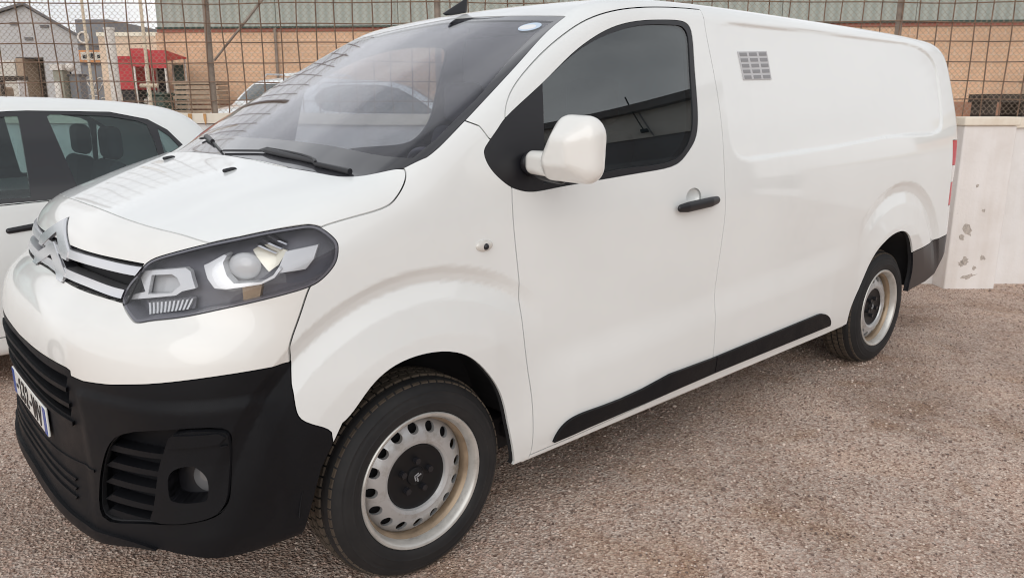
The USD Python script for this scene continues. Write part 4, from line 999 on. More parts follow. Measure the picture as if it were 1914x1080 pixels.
# wheels
def wheel_meshes():
    R = .336
    pr = [(.228, .094), (.234, .102), (.250, .108), (.275, .1075), (.298, .101), (.313, .092), (.322, .083), (.3305, .070), (.334, .045), (R, .0), (.334, -.045), (.3305, -.07), (.322, -.083), (.300, -.10), (.275, -.107), (.24, -.104), (.226, -.095), (.226, .085), (.228, .094)]
    q_ = spline(pr[:9], 8)
    q_[:, 1] += .0016 * np.exp(-((q_[:, 0] - .2985) / .0022) ** 2) + .0014 * np.exp(-((q_[:, 0] - .262) / .002) ** 2) - .0010 * np.exp(-((q_[:, 0] - .290) / .003) ** 2)
    tyre = revolve(np.vstack([q_, pr[9:]]), n=120)
    blocks = []
    for k in range(64):
        for y_, w_, sk in ((.066, .034, .5), (.030, .026, -.3), (-.006, .026, .3), (-.042, .026, -.3), (-.076, .030, .5)):
            a0 = (k + (.5 if sk < 0 else 0)) / 64 * 2 * np.pi
            hw = 2 * np.pi / 64 * .40
            r_ = R if abs(y_) < .05 else R - .0065
            rr_ = [(r_ - .014), r_ + .005]
            v_ = []
            for r2 in rr_:
                for aa, yy in ((a0 - hw, y_ - w_ / 2), (a0 + hw, y_ - w_ / 2), (a0 + hw + sk * .03, y_ + w_ / 2), (a0 - hw + sk * .03, y_ + w_ / 2)):
                    rq = r2 - (.008 if (abs(yy) > .075) else 0)
                    v_.append((rq * np.cos(aa), yy, rq * np.sin(aa)))
            f_ = [(0, 1, 2), (0, 2, 3), (4, 6, 5), (4, 7, 6), (0, 4, 5), (0, 5, 1), (1, 5, 6), (1, 6, 2), (2, 6, 7), (2, 7, 3), (3, 7, 4), (3, 4, 0)]
            blocks.append(trimesh.Trimesh(v_, np.array(f_)[:, ::-1], process=False))
    tread = trimesh.util.concatenate(blocks)
    rim = revolve([(.196, -.07), (.1975, .040), (.1945, .052), (.1975, .062), (.2055, .071), (.2110, .070), (.207, .055), (.204, -.07), (.196, -.07)], n=120)
    lip_ = revolve([(.206, .070), (.2075, .083), (.2125, .092), (.2145, .099), (.2205, .1035), (.2265, .1045), (.2295, .101), (.2295, .090), (.2165, .085), (.2115, .078), (.2105, .068), (.206, .070)], n=120)
    disc = revolve([(.198, .030), (.190, .040), (.180, .047), (.160, .060), (.140, .067), (.125, .069), (.114, .064), (.108, .052), (.104, .045), (.02, .045), (.02, .037), (.108, .037), (.13, .055), (.16, .046), (.18, .034), (.198, .022), (.198, .030)], n=120)
    disc.merge_vertices(); disc.fix_normals()
    dv, df_, _ = meshkit.arrays(disc)
    dm = m3.Manifold(m3.Mesh(dv.astype(np.float32), df_.astype(np.uint32)))
    if dm.volume() < 0 or dm.status() != m3.Error.NoError:
        dm = m3.Manifold(m3.Mesh(dv.astype(np.float32), df_[:, ::-1].astype(np.uint32)))
    for k in range(16):
        a_ = (k + .3) / 16 * 2 * np.pi
        dm = dm - m3.Manifold.cylinder(.1, .0185, .0185, 24).scale((.94, 1.04, 1)).translate([0, 0, -.05]).rotate([90, 0, 0]).translate([.1675 * np.cos(a_), .05, .1675 * np.sin(a_)])
    cap = revolve([(0, .062), (.018, .061), (.030, .056), (.032, .050), (.060, .049), (.098, .052), (.108, .058), (.111, .056), (.110, .040), (0, .04)], n=64)
    bolts = [trimesh.creation.cylinder(.011, .018, sections=6, transform=trimesh.transformations.translation_matrix([.054 * np.cos(a_), .058, .054 * np.sin(a_)]) @ trimesh.transformations.rotation_matrix(np.pi / 2, [1, 0, 0])) for a_ in (np.arange(5) / 5 * 2 * np.pi + .4)]
    drum = trimesh.creation.cylinder(.185, .06, sections=48, transform=trimesh.transformations.translation_matrix([0, -.02, 0]) @ trimesh.transformations.rotation_matrix(np.pi / 2, [1, 0, 0]))
    chv = []
    for k in (0, 1):
        for s_ in (-1, 1):
            b_ = box(-.009, .009, .0605, .0630, -.0022, .0022)
            b_.apply_transform(trimesh.transformations.translation_matrix([s_ * .0065, 0, .004 - k * .010]) @ trimesh.transformations.rotation_matrix(s_ * math.radians(40), [0, 1, 0]))
            chv.append(b_)
    return tyre, tread, rim, lip_, dm, cap, bolts, drum, chv


WH = wheel_meshes()


def wheel(parent, cx, cz, cy, turn, scale=1.0, tyre_only=False):
    W_ = sub(parent, "wheel")
    def place(m):
        v, f, _ = meshkit.arrays(m)
        v = v * scale
        ca, sa = math.cos(turn), math.sin(turn)
        v = np.stack([v[:, 0] * ca - v[:, 2] * sa, v[:, 1], v[:, 0] * sa + v[:, 2] * ca], 1)
        if cy < 0 or True:
            s_ = -1 if cy < OUT[parent] else 1
        v = v * (1, s_, 1); f = f[:, ::-1] if s_ < 0 else f
        v = v + (cx, cy, cz)
        v[:, 2] = np.maximum(v[:, 2], .004)
        t_ = trimesh.Trimesh(v, f, process=False)
        return t_
    tyre, tread, rim, lip_, dm, cap, bolts, drum, chv = WH
    add(W_, "tyre", place(tyre), "rubber", 40)
    add(W_, "tread", place(tread), "tread", False)
    add(W_, "rim", place(rim), "rim_dirt", 40)
    add(W_, "rim_lip", place(lip_), "rim_lip", 40)
    add(W_, "wheel_disc", place(dm), "steel", 30)
    add(W_, "hub_cap", place(cap), "hub", 40)
    add(W_, "brake_drum", place(drum), "dark", 40)
    for b_ in bolts:
        add(W_, "wheel_bolt", place(b_), "satin")
    add(W_, "hub_emblem", place(join(*chv)), "vent_dark")


OUT = {VAN: 0.0}
for cx in (.88, 4.155):
    for s_ in (-1, 1):
        wheel(VAN, cx, .333, s_ * .8145, .2 + cx)

# cabin: dashboard, wheel, seats, bulkhead
dash = m3.Manifold.batch_hull([m3.Manifold.sphere(.05, 16).translate([x_, y_, z_]) for x_, y_, z_ in ((.92, -.72, 1.22), (.92, .72, 1.22), (1.12, -.72, 1.24), (1.12, .72, 1.24), (1.22, -.74, 1.10), (1.22, .74, 1.10), (.95, -.74, .9), (.95, .74, .9))])
add(VAN, "dashboard", dash, "grey_trim", 50)
add(VAN, "instrument_hood", m3.Manifold.batch_hull([m3.Manifold.sphere(.03, 14).translate([x_, y_, z_]) for x_, y_, z_ in ((1.05, -.56, 1.27), (1.05, -.24, 1.27), (1.18, -.54, 1.285), (1.18, -.26, 1.285))]), "grey_trim", 50)
st = trimesh.creation.torus(.185, .015, 48, 12)
st.apply_transform(trimesh.transformations.translation_matrix([1.36, -.40, 1.18]) @ trimesh.transformations.rotation_matrix(math.radians(62), [0, 1, 0]))
add(VAN, "steering_wheel", join(st, tube([(1.36, -.58, 1.18), (1.36, -.22, 1.18)], .018), tube([(1.36, -.40, 1.18), (1.18, -.40, 1.12)], .03)), "satin", 50)
for y_ in (-.42, .12, .50):
    add(VAN, "seat", join(*[meshkit.arrays(h_)[:2] for h_ in (box(1.55, 2.05, y_ - .23, y_ + .23, .62, .80, .06), m3.Manifold.batch_hull([m3.Manifold.sphere(.06, 14).translate([x_, yy_, z_]) for x_, z_ in ((2.0, .78), (2.16, 1.34)) for yy_ in (y_ - .18, y_ + .18)]), box(2.11, 2.22, y_ - .13, y_ + .13, 1.42, 1.62, .045))]), "seat", 50)
add(VAN, "bulkhead", box(2.40, 2.42, -.80, .80, .40, 1.86), "grey_trim")
add(VAN, "cabin_floor", box(1.42, 2.40, -.80, .80, .55, .60), "grey_trim")


# ------------------------------------------------------------------ the other cars
class Car(Body):
    """a small car from its side outline; x from nose to tail, y across, z up"""
    GX0, GZ0, GS = -.5, -.2, .012

    def __init__(self, profile, widths, length, height, soft):
        line = closed_spline(profile, 4000)
        nx, nz = int((length + 1.0) / self.GS), int((height + .6) / self.GS)
        X, Z = np.meshgrid(self.GX0 + np.arange(nx) * self.GS, self.GZ0 + np.arange(nz) * self.GS, indexing="ij")
        q = np.stack([X.ravel(), Z.ravel()], 1)
        d_ = cKDTree(line).query(q)[0] * np.where(shapely.contains_xy(shapely.Polygon(line), q[:, 0], q[:, 1]), -1, 1)
        self.g = ndimage.gaussian_filter(d_.reshape(X.shape), 1.2).astype(np.float32); self.gc = ndimage.spline_filter(self.g, 3)
        self.zz = np.linspace(-.2, 2.4, 500); self.wt = PchipInterpolator(*zip(*widths))(np.clip(self.zz, widths[0][0], widths[-1][0]))
        self.length, self.soft, self.height = length, soft, height

    def f(self, x, y, z, fine=True):
        a_ = np.abs(y); u = x / self.length
        sw = .16 * (a_ / .8) ** 2.6 * np.clip(1 - u / .55, 0, 1) - .13 * (a_ / .8) ** 2.6 * np.clip((u - .55) / .45, 0, 1)
        F1 = self.prof(x - sw, z + .02 * (a_ / .8) ** 2, fine)
        W = np.interp(z, self.zz, self.wt) - .06 * np.clip((.3 - u) / .3, 0, 1) ** 2 - .07 * np.clip((u - .68) / .32, 0, 1) ** 2
        F2 = (a_ - W) * .97
        k = np.interp(z, [.2, .5, .8, 1.0, 1.5, 1.8], [.06, .12, .14, .10, .09, .12]) * self.soft
        h = np.clip(1 - np.abs(F1 - F2) / k, 0, None)
        return np.maximum(F1, F2) + k * h * h * .25


HATCH = [(.30, .20), (.04, .24), (0, .42), (.02, .60), (.10, .73), (.45, .90), (.80, .98), (1.0, 1.03), (1.25, 1.19), (1.5, 1.345), (1.75, 1.465), (2.05, 1.54), (2.45, 1.562), (2.8, 1.552), (3.1, 1.53), (3.30, 1.497), (3.43, 1.44), (3.53, 1.34),
         (3.63, 1.17), (3.72, .98), (3.78, .80), (3.80, .52), (3.74, .30), (3.5, .22), (2.0, .2)]
HW = [(.1, .74), (.25, .80), (.5, .845), (.7, .85), (.95, .835), (1.05, .82), (1.3, .735), (1.5, .645), (1.7, .55)]
MPV = [(.30, .20), (.04, .24), (0, .45), (.03, .70), (.12, .86), (.40, 1.03), (.75, 1.12), (.95, 1.17), (1.2, 1.38), (1.45, 1.58), (1.65, 1.71), (1.95, 1.79), (2.5, 1.82), (3.3, 1.81), (3.9, 1.78), (4.10, 1.70), (4.22, 1.40), (4.30, 1.05), (4.36, .80),
       (4.38, .52), (4.30, .30), (4.0, .22), (2.0, .2)]
MW = [(.1, .78), (.25, .84), (.5, .89), (.8, .90), (1.05, .885), (1.2, .87), (1.6, .79), (1.8, .73), (2.0, .65)]


def half_of(b, s, length, height, width):
    org = np.array([-.12, -width - .14, .06]); n = (np.array([length + .3, width + .18, height + .12]) / s).astype(int) + 2
    X, Y, Z = np.meshgrid(*[org[i] + np.arange(n[i]) * s for i in range(3)], indexing="ij")
    F = np.maximum(b.f(X, Y, Z, False), Y - .04).astype(np.float32)
    return surface_nets(F, org, s)


class CarSkin(Skin):
    def __init__(self, b, s, width):
        V, Q = half_of(b, s, b.length, b.height, width)
        cap = V[:, 1] > .04 - s * .99
        for _ in range(3):
            g = b.grad(V, .006); st_ = b.f(*V.T) / np.maximum((g * g).sum(1), .2)
            V = V - np.where(cap, 0, np.clip(st_, -.03, .03))[:, None] * g
        V[cap, 1] = np.maximum(V[cap, 1], .02)
        self.F = np.vstack([Q[:, [0, 1, 2]], Q[:, [0, 2, 3]]])
        g = b.grad(V, .006); self.N = g / np.linalg.norm(g, axis=1)[:, None]; self.N[cap] = (0, 1, 0)
        self.V, self.cap, self.cache = V, cap, {}


def car_thing(name, label, pos, rotz, group=None):
    p = numbered("/World", name)
    x = UsdGeom.Xform.Define(stage, p); x.AddTranslateOp().Set(Gf.Vec3d(*map(float, pos))); x.AddRotateZOp().Set(rotz)
    BASE[p] = np.zeros(3)
    tag(x.GetPrim(), label, "car", group)
    return p


def make_car(T, b, s, width, wheels, R, windows, blackpanels, doors, screen, rear, handles, glass="far_tint", lamps=(), detail=True):
    sk = CarSkin(b, s, width)
    Sh = sk.at(0.0) - sk.at(-.025)
    for cx in wheels:
        a_ = np.linspace(0, 2 * np.pi, 40, endpoint=False)
        Sh = Sh - prism(np.stack([cx + (R + .055) * np.cos(a_), R + (R + .055) * np.sin(a_)], 1), SIDE, 0, lo=.5)
    for w in windows:
        c_ = prism(w, SIDE, 0, lo=.3)
        Sh = Sh - c_
        both(T, "side_window", sk.shell(c_, -.006, -.010), glass)
    for w in blackpanels:
        c_ = prism(w, SIDE, 0, lo=.3)
        Sh = Sh - c_
        for ww in windows:
            c_ = c_ - prism(ww, SIDE, 0, lo=.3)
        both(T, "window_surround", sk.shell(c_, -.002, -.02), "gloss")
    ez = lambda q: np.stack([-np.asarray(q)[:, 0], np.asarray(q)[:, 1]], 1)
    for nm, poly, lo_, hi_ in (("windscreen", screen, -(b.length * .52), 0.0), ("rear_window", rear, -b.length - .5, -(b.length * .70))):
        d_ = (np.array([0, -1.0, 0]), np.array([0, 0, 1.0]), np.array([-1.0, 0, 0]), lo_, hi_)
        c_ = prism([(-.05, poly[0]), (poly[2], poly[0]), (poly[3], poly[1]), (-.05, poly[1])], d_, 0)
        Sh = Sh - c_
        both(T, nm, sk.shell(c_, -.006, -.010), glass, True)
    for k, w in enumerate(doors):
        pc = Sh ^ prism(w, SIDE, -.004, lo=.45)
        Sh = Sh - prism(w, SIDE, .002, lo=.45)
        both(T, "door", pc, "paint")
    for nm, poly, mt in lamps:
        pc = Sh ^ prism(poly, SIDE, -.003, lo=.2); Sh = Sh - prism(poly, SIDE, .001, lo=.2)
        both(T, nm, pc, mt)
    both(T, "body", Sh, "paint", True)
    both(T, "cabin_lining", (sk.at(-.027) - sk.at(-.035)) ^ prism([(.9, .3), (b.length - .12, .3), (b.length - .12, .93), (.9, .93)], SIDE, 0, lo=-.1), "dark", True)
    for hx, hz, hy in handles:
        for s_ in (1, -1):
            add(T, "door_handle", m3.Manifold.batch_hull([m3.Manifold.sphere(.016, 14).translate([hx - .06, -s_ * hy, hz - .006]), m3.Manifold.sphere(.018, 14).translate([hx + .06, -s_ * hy, hz + .006])]), "satin", 50)
    for cx in wheels:
        for s_ in (-1, 1):
            W_ = sub(T, "wheel")
            ty = revolve([(R * .62, .085), (R * .75, .098), (R * .9, .092), (R * .98, .07), (R, 0), (R * .98, -.07), (R * .8, -.09), (R * .6, -.08), (R * .6, .07), (R * .62, .085)], n=40)
            hb_ = revolve([(0, .075), (R * .2, .08), (R * .45, .07), (R * .6, .08), (R * .64, .088), (R * .60, .05), (0, .04)], n=40)
            for nm, m_, mt in (("tyre", ty, "rubber"), ("hub_cap", hb_, "vent")):
                v_, f_, _ = meshkit.arrays(m_); v_ = v_ * (1, s_, 1) + (cx, s_ * (width - .10), R)
                add(W_, nm, trimesh.Trimesh(v_, f_[:, ::-1] if s_ < 0 else f_, process=False), mt, 40)
    L_ = b.length
    def seat_at(x, y, h):
        return [box(x - .42, x + .05, y - .22, y + .22, .42, .58, .05), m3.Manifold.batch_hull([m3.Manifold.sphere(.055, 12).translate([xx, yy, zz]) for xx, zz in ((x, .55), (x + .14, h - .24)) for yy in (y - .17, y + .17)]), m3.Manifold.batch_hull([m3.Manifold.sphere(.045, 12).translate([x + .16, yy, zz]) for yy in (y - .085, y + .085) for zz in (h - .14, h - .03)])]
    for x, y in ((L_ * .50, -.36), (L_ * .50, .36), (L_ * .74, -.36), (L_ * .74, .36)):
        add(T, "seat", join(*[m.to_mesh() if False else m for m in seat_at(x, y, b.height - .20)]), "seat", 50)
    add(T, "dashboard", box(L_ * .26, L_ * .34, -.66, .66, .60, 1.0, .05), "grey_trim", 40)
    return sk


hb = Car(HATCH, HW, 3.80, 1.57, 1.0)
HX, HY = -2.05, 2.78
HB = car_thing("hatchback", "small white hatchback with black pillars parked beyond the van's bonnet", (HX, HY, 0), 0)
wq = lambda pts: [(x - HX, z) for x, z in pts]
make_car(HB, hb, .022, .85, (.66, 3.14), .30,
         [wq([(.540, 1.448), (.555, 1.458), (.70, 1.456), (.86, 1.446), (1.00, 1.420), (1.05, 1.395), (1.07, 1.30), (1.085, 1.10), (1.06, 1.075), (.63, 1.045), (.615, 1.055)]),
          wq([(1.105, 1.375), (1.165, 1.325), (1.205, 1.27), (1.20, 1.20), (1.14, 1.12), (1.115, 1.11)]),
          wq([(.405, 1.452), (.10, 1.44), (-.18, 1.385), (-.52, 1.20), (-.72, 1.06), (-.69, 1.02), (.385, 1.035)])],
         [wq([(-.80, 1.03), (-.56, 1.215), (-.20, 1.41), (.09, 1.468), (.45, 1.482), (.86, 1.472), (1.06, 1.428), (1.16, 1.365), (1.235, 1.27), (1.17, 1.13), (1.05, 1.055), (.60, 1.015), (-.68, .995)])],
         [wq([(.475, 1.02), (.48, .30), (1.02, .32), (1.05, .60), (1.10, 1.04)]), wq([(-.62, .98), (-.66, .62), (-.62, .30), (.47, .30), (.465, 1.01)])],
         (1.05, 1.44, .62, .52), (1.02, 1.42, .58, .48), [(2.37, .875, .838), (3.02, .90, .835)], glass="hatch_glass", lamps=[("tail_light", [(3.50, .80), (3.9, .80), (3.9, 1.0), (3.54, 1.02)], "red"), ("headlight", [(-.1, .60), (.42, .66), (.50, .80), (-.1, .74)], "lens_grey")])

mb = Car(MPV, MW, 4.38, 1.84, 1.0)
c_ = G(-7.0, 18.6, .35)
MP = car_thing("people_carrier", "white people carrier with roof bars parked in the street beyond the fence", c_, WALL_ROT + 52)
make_car(MP, mb, .045, .90, (.80, 3.50), .31,
         [[(1.52, 1.58), (1.75, 1.66), (2.10, 1.68), (2.10, 1.16), (1.15, 1.14), (1.28, 1.34)], [(2.20, 1.68), (3.10, 1.67), (3.10, 1.18), (2.20, 1.16)], [(3.20, 1.66), (3.85, 1.62), (3.95, 1.25), (3.20, 1.20)]],
         [], [[(1.12, 1.10), (1.20, .32), (2.14, .32), (2.15, 1.12)], [(2.16, 1.12), (2.16, .32), (3.05, .32), (3.12, .7), (3.14, 1.14)]], (1.24, 1.64, .66, .56), (1.2, 1.62, .62, .55), [(2.0, .98, .895)], glass="tint",
         lamps=[("headlight", [(-.1, .72), (.36, .78), (.46, .95), (-.1, .90)], "lens_grey")])
for y_ in (-.62, .62):
    add(MP, "roof_bar", tube([(1.9, y_, 1.82), (2.0, y_, 1.90), (3.6, y_, 1.89), (3.75, y_, 1.80)], .022, 8), "vent", 50)
add(MP, "roof_box", box(2.30, 3.7, -.40, .40, 1.845, 1.93, .03), "paint", 40)

path = numbered("/World", "parked_car"); x_ = UsdGeom.Xform.Define(stage, path)
x_.GetPrim().GetReferences().AddInternalReference(HB); x_.GetPrim().SetInstanceable(True)
x_.ClearXformOpOrder(); pos_ = G(-.05, 14.2, .35)
x_.AddTranslateOp(opSuffix="p").Set(Gf.Vec3d(*map(float, pos_))); x_.AddRotateZOp(opSuffix="r").Set(WALL_ROT + 180)
tag(x_.GetPrim(), "white car beyond the fence that shows through the van's windscreen", "car")

# ------------------------------------------------------------------ buildings across the street
M["brick"] = look("beige_warehouse_brick", {
    "tc": ("texture_coordinate", {}), "map": ("mapping", {"mapping_type": "point", "rotation": (math.pi / 2, 0, 0)}),
    "br": ("brick_texture", {"scale": 1.0, "brick_width": .40, "row_height": .20, "mortar_size": .012, "color1": (.76, .475, .305), "color2": (.71, .445, .285), "mortar": (.75, .55, .40)}),
    "n": ("noise_texture", {"scale": .5, "detail": 6.0}), "r": ("rgb_ramp", {"ramp": [(.3, (.80, .80, .80)), (.7, (1.1, 1.08, 1.05))]}), "mul": ("mix_color", {"blend_type": "multiply", "fac": 1.0}), "p": ("principled_bsdf", {"roughness": .9})},
    [("tc.object", "map.vector"), ("map.vector", "br.vector"), ("tc.object", "n.vector"), ("n.fac", "r.fac"), ("br.color", "mul.a"), ("r.color", "mul.b"), ("mul.result", "p.base_color")])
M["fascia"] = look("grey_green_cladding", {
    "tc": ("texture_coordinate", {}), "w": ("wave_texture", {"wave_type": "bands", "bands_direction": "x", "scale": 1.6, "distortion": .3}), "r": ("rgb_ramp", {"ramp": [(0.0, (.31, .335, .295)), (1.0, (.40, .42, .37))]}), "p": ("principled_bsdf", {"roughness": .6})},
    [("tc.object", "w.vector"), ("w.fac", "r.fac"), ("r.color", "p.base_color")])
M["cream"] = plain("cream_render", (.84, .76, .62), .85, vary=.06, scale=2.0)
M["redline"] = plain("red_brown_string_course", (.36, .13, .09), .8, vary=.1)
M["plinth"] = plain("red_brown_plinth", (.38, .19, .12), .85, vary=.3, scale=3.0)
M["beige"] = plain("beige_render", (.72, .55, .41), .88, vary=.1, scale=1.0)
M["grey_wall"] = plain("light_grey_cladding", (.50, .48, .47), .7, vary=.06, scale=.8)
M["roof_edge"] = plain("dark_roof_edge", (.14, .13, .13), .7)
M["dark_grey"] = plain("dark_grey_cladding", (.155, .15, .16), .6, vary=.08)
M["shutter"] = plain("grey_shutter", (.20, .205, .22), .5, vary=.1, scale=3)
M["orange"] = plain("orange_frame", (.60, .26, .10), .6)
M["board"] = plain("pale_sign_board", (.60, .55, .48), .6)
M["red_paint"] = plain("red_paint", (.48, .03, .035), .45, vary=.1)
M["dark_green"] = plain("dark_green_paint", (.035, .06, .045), .6, vary=.2)
M["pole"] = plain("white_pole_paint", (.72, .66, .60), .6, vary=.1, scale=6)
M["cream_pole"] = plain("cream_pole_paint", (.66, .54, .40), .6, vary=.1, scale=6)
M["stack"] = plain("weathered_pallet_wood", (.40, .29, .205), .9, vary=.25, scale=12)
M["tarp"] = plain("blue_tarpaulin", (.055, .075, .24), .55, vary=.2, scale=5)
M["soil"] = plain("dark_interior", (.06, .045, .035), .9)
M["moss"] = plain("grey_green_pier", (.33, .32, .26), .85, vary=.12, scale=3)

th = math.radians(-4.2)      # the long warehouse stands slightly askew to the wall


def skew(m, s0=-11.6, d0=26.8, ang=th):
    v, f, _ = meshkit.arrays(m)
    x, y = v[:, 0], v[:, 1]
    s = s0 + x * math.cos(ang) - y * math.sin(ang); d_ = d0 + x * math.sin(ang) + y * math.cos(ang)
    return trimesh.Trimesh(np.stack([O2[0] + WR[0] * s + WF[0] * d_, O2[1] + WR[1] * s + WF[1] * d_, v[:, 2]], 1), f, process=False)


B = thing("brick_warehouse", "long beige brick warehouse with grey-green cladding band behind the fence", "building", G(5, 26, .35))
add(B, "wall", skew(box(0, 60, 0, 14, 1.55, 3.80)), "brick")
add(B, "plinth", skew(box(-.02, 60.02, -.03, 14, .3, 1.55)), "plinth")
add(B, "string_course", skew(box(-.04, 60.04, -.06, 14.04, 3.80, 3.90)), "redline")
for k in range(15):
    add(B, "cladding_panel", skew(box(4 * k + .01, 4 * k + 3.99, -.10, 14.1, 3.93, 4.86)), "fascia")
add(B, "cladding_rail", skew(box(-.05, 60, -.13, 14, 3.90, 3.955)), "dark_green")
for k in range(16):
    add(B, "pilaster", skew(box(4 * k - .12, 4 * k + .12, -.022, .1, 1.56, 3.79)), "brick")
add(B, "gutter", skew(box(-.05, 60, -.2, .0, 4.87, 4.95)), "dark_grey")
add(B, "upper_storey", skew(box(4.6, 60, 3.0, 14, 4.9, 7.2)), "cream")
for k in range(10):
    add(B, "upper_window", skew(box(6.5 + 5 * k, 8.5 + 5 * k, 2.95, 3.1, 5.9, 6.7)), "gloss")
add(B, "downpipe", skew(tube([(3.95, -.12, .4), (3.95, -.12, 3.9)], .05, 8)), "post", 60)
add(B, "wall_pipe", skew(tube([(36, -.10, 1.60), (44, -.10, 1.60), (59, -.10, 1.60)], .05, 8)), "dark_grey", 60)

B = thing("beige_building", "low beige building left of the brick warehouse, behind the red stalls", "building", G(-19, 42, .35))
add(B, "wall", wbox(-20.35, -14.6, 40, 50, .3, 4.75), "beige")
add(B, "parapet", wbox(-20.4, -14.55, 39.95, 50, 4.75, 4.95), "cream")
for k in range(3):
    add(B, "window", wbox(-19.6 + 1.7 * k, -18.6 + 1.7 * k, 39.97, 40.1, 2.0, 3.2), "gloss")

B = thing("gabled_shed", "light grey gabled industrial shed with an open dark doorway", "building", G(-28, 47, .35))
gz = np.array([(-33.0, .3), (-24.05, .3), (-24.05, 5.15), (-26.8, 6.75), (-33.0, 5.0)])
ex = trimesh.creation.extrude_polygon(shapely.Polygon(gz).difference(shapely.box(-27.6, .2, -26.05, 4.05)), 14.0, engine="earcut")
add(B, "wall", wmesh(trimesh.Trimesh(np.stack([ex.vertices[:, 0] - .62 * ex.vertices[:, 2], 45 + ex.vertices[:, 2], ex.vertices[:, 1]], 1), ex.faces[:, ::-1], process=False)), "grey_wall")
for (a_, b_) in (((-23.85, 5.02), (-26.8, 6.80)), ((-26.8, 6.80), (-33.2, 5.02))):
    q_ = np.array([a_, b_, (b_[0], b_[1] + .14), (a_[0], a_[1] + .14)])
    e_ = trimesh.creation.extrude_polygon(shapely.Polygon(q_), 14.6, engine="earcut")
    add(B, "roof_slope", wmesh(trimesh.Trimesh(np.stack([e_.vertices[:, 0] - .62 * (e_.vertices[:, 2] - .3), 44.7 + e_.vertices[:, 2], e_.vertices[:, 1]], 1), e_.faces[:, ::-1], process=False)), "roof_edge")
add(B, "doorway", wbox(-27.62, -26.03, 46.5, 46.6, .3, 4.1), "soil")
add(B, "door_leaf", wbox(-27.58, -27.2, 44.9, 46.3, .35, 4.0), "stack")
for s_, z_ in ((-27.4, 5.75), (-25.75, 5.6), (-26.7, 4.95)):
    add(B, "air_brick", wbox(s_ - .22, s_ + .22, 44.93, 45.02, z_, z_ + .16), "roof_edge")
add(B, "lower_wall", wbox(-33, -27.65, 44.9, 45.05, .3, 3.9), "board")

B = thing("dark_shopfront", "dark grey unit with an orange framed sign board and grey shutter", "building", G(-22, 41, .35))
add(B, "wall", wbox(-22.45, -20.75, 42.0, 50, .3, 5.75), "dark_grey")
for s0, s1, z0_, z1_ in ((-22.4, -21.65, 4.5, 5.6), (-21.6, -20.8, 4.45, 5.5)):
    add(B, "upper_panel", wbox(s0, s1, 41.9, 42.02, z0_, z1_), "shutter")
SG = sub(B, "sign_board")
add(SG, "sign_frame", wbox(-22.3, -20.75, 41.7, 41.85, 3.62, 4.22), "orange")
add(SG, "sign_panel", wbox(-22.2, -20.75, 41.68, 41.72, 3.72, 4.12), "board")
for k, (s0, s1) in enumerate(((-22.1, -21.95), (-21.92, -21.7), (-21.67, -21.5), (-21.35, -21.2), (-21.18, -20.95))):
    add(SG, "sign_stroke", wbox(s0, s1, 41.66, 41.70, 3.80 + .02 * (k % 2), 3.98 + .04 * (k % 3)), "ink")
rg_ = trimesh.creation.torus(.26, .055, 28, 8); rg_.apply_transform(trimesh.transformations.rotation_matrix(math.pi / 2, [1, 0, 0])); rg_.apply_translation([-22.05, 41.85, 4.85])
add(B, "round_emblem", wmesh(rg_), "pole", 60)
add(B, "shutter", wbox(-22.3, -20.8, 41.88, 41.98, .35, 3.45), "shutter")
for k in range(7):
    z_ = 1.6 + rng.random() * .5; s_ = -22.1 + .16 * k
    q_ = np.stack([s_ + .22 * np.sin(np.linspace(0, 5, 14) + k), np.full(14, 41.86), z_ + np.linspace(0, .9, 14) + .1 * np.cos(np.linspace(0, 9, 14))], 1)
    add(B, "graffiti_stroke", wmesh(tube(q_, .022, 5)), "pole", 60)

# smaller things in the street, far left
T = thing("gate_pier", "grey-green gate pier with a white cap, left of the dark shopfront", "pier", G(-17.4, 30, .35))
add(T, "shaft", wbox(-17.1, -16.75, 30, 30.5, .3, 2.75), "moss"); add(T, "cap", wbox(-17.15, -16.70, 29.93, 30.57, 2.75, 2.95), "pole")
T = thing("gate_pier", "taller narrow grey gate pier with a lamp, beside the grey shutter", "pier", G(-16.6, 30, .35))
add(T, "shaft", wbox(-16.68, -16.3, 30.3, 30.8, .3, 2.55), "shutter"); add(T, "cap", wbox(-16.72, -16.26, 30.25, 30.85, 2.55, 2.62), "roof_edge")
ls_ = trimesh.creation.icosphere(2, .16); ls_.apply_translation(G(-16.55, 30.2, 2.85)); add(T, "lamp_globe", ls_, "pole", True)
add(T, "lamp_stem", tube([G(-16.55, 30.2, 2.6), G(-16.55, 30.2, 2.75)], .03), "dark")
T = thing("flatbed_trailer", "long dark flatbed trailer standing before the gabled shed", "trailer", G(-19.5, 28, .35))
add(T, "bed", wbox(-20.9, -16.55, 27.6, 29.4, 1.50, 1.76), "soil")
for k in range(6):
    add(T, "stake", wbox(-20.8 + .8 * k, -20.72 + .8 * k, 27.6, 27.68, 1.76, 2.45), "soil")
add(T, "side_board", wbox(-20.8, -16.6, 27.57, 27.6, 2.28, 2.46), "soil")
for k in range(3):
    for d_ in (27.75, 29.2):
        ty = trimesh.creation.cylinder(.50, .26, sections=24); ty.apply_transform(trimesh.transformations.rotation_matrix(math.pi / 2, [1, 0, 0])); ty.apply_translation([-20.0 + 1.3 * k, d_, .85])
        add(T, "wheel", wmesh(ty), "rubber", 40)
add(T, "load", wbox(-20.2, -18.0, 27.9, 29.0, 1.76, 2.12, .08), "stack")


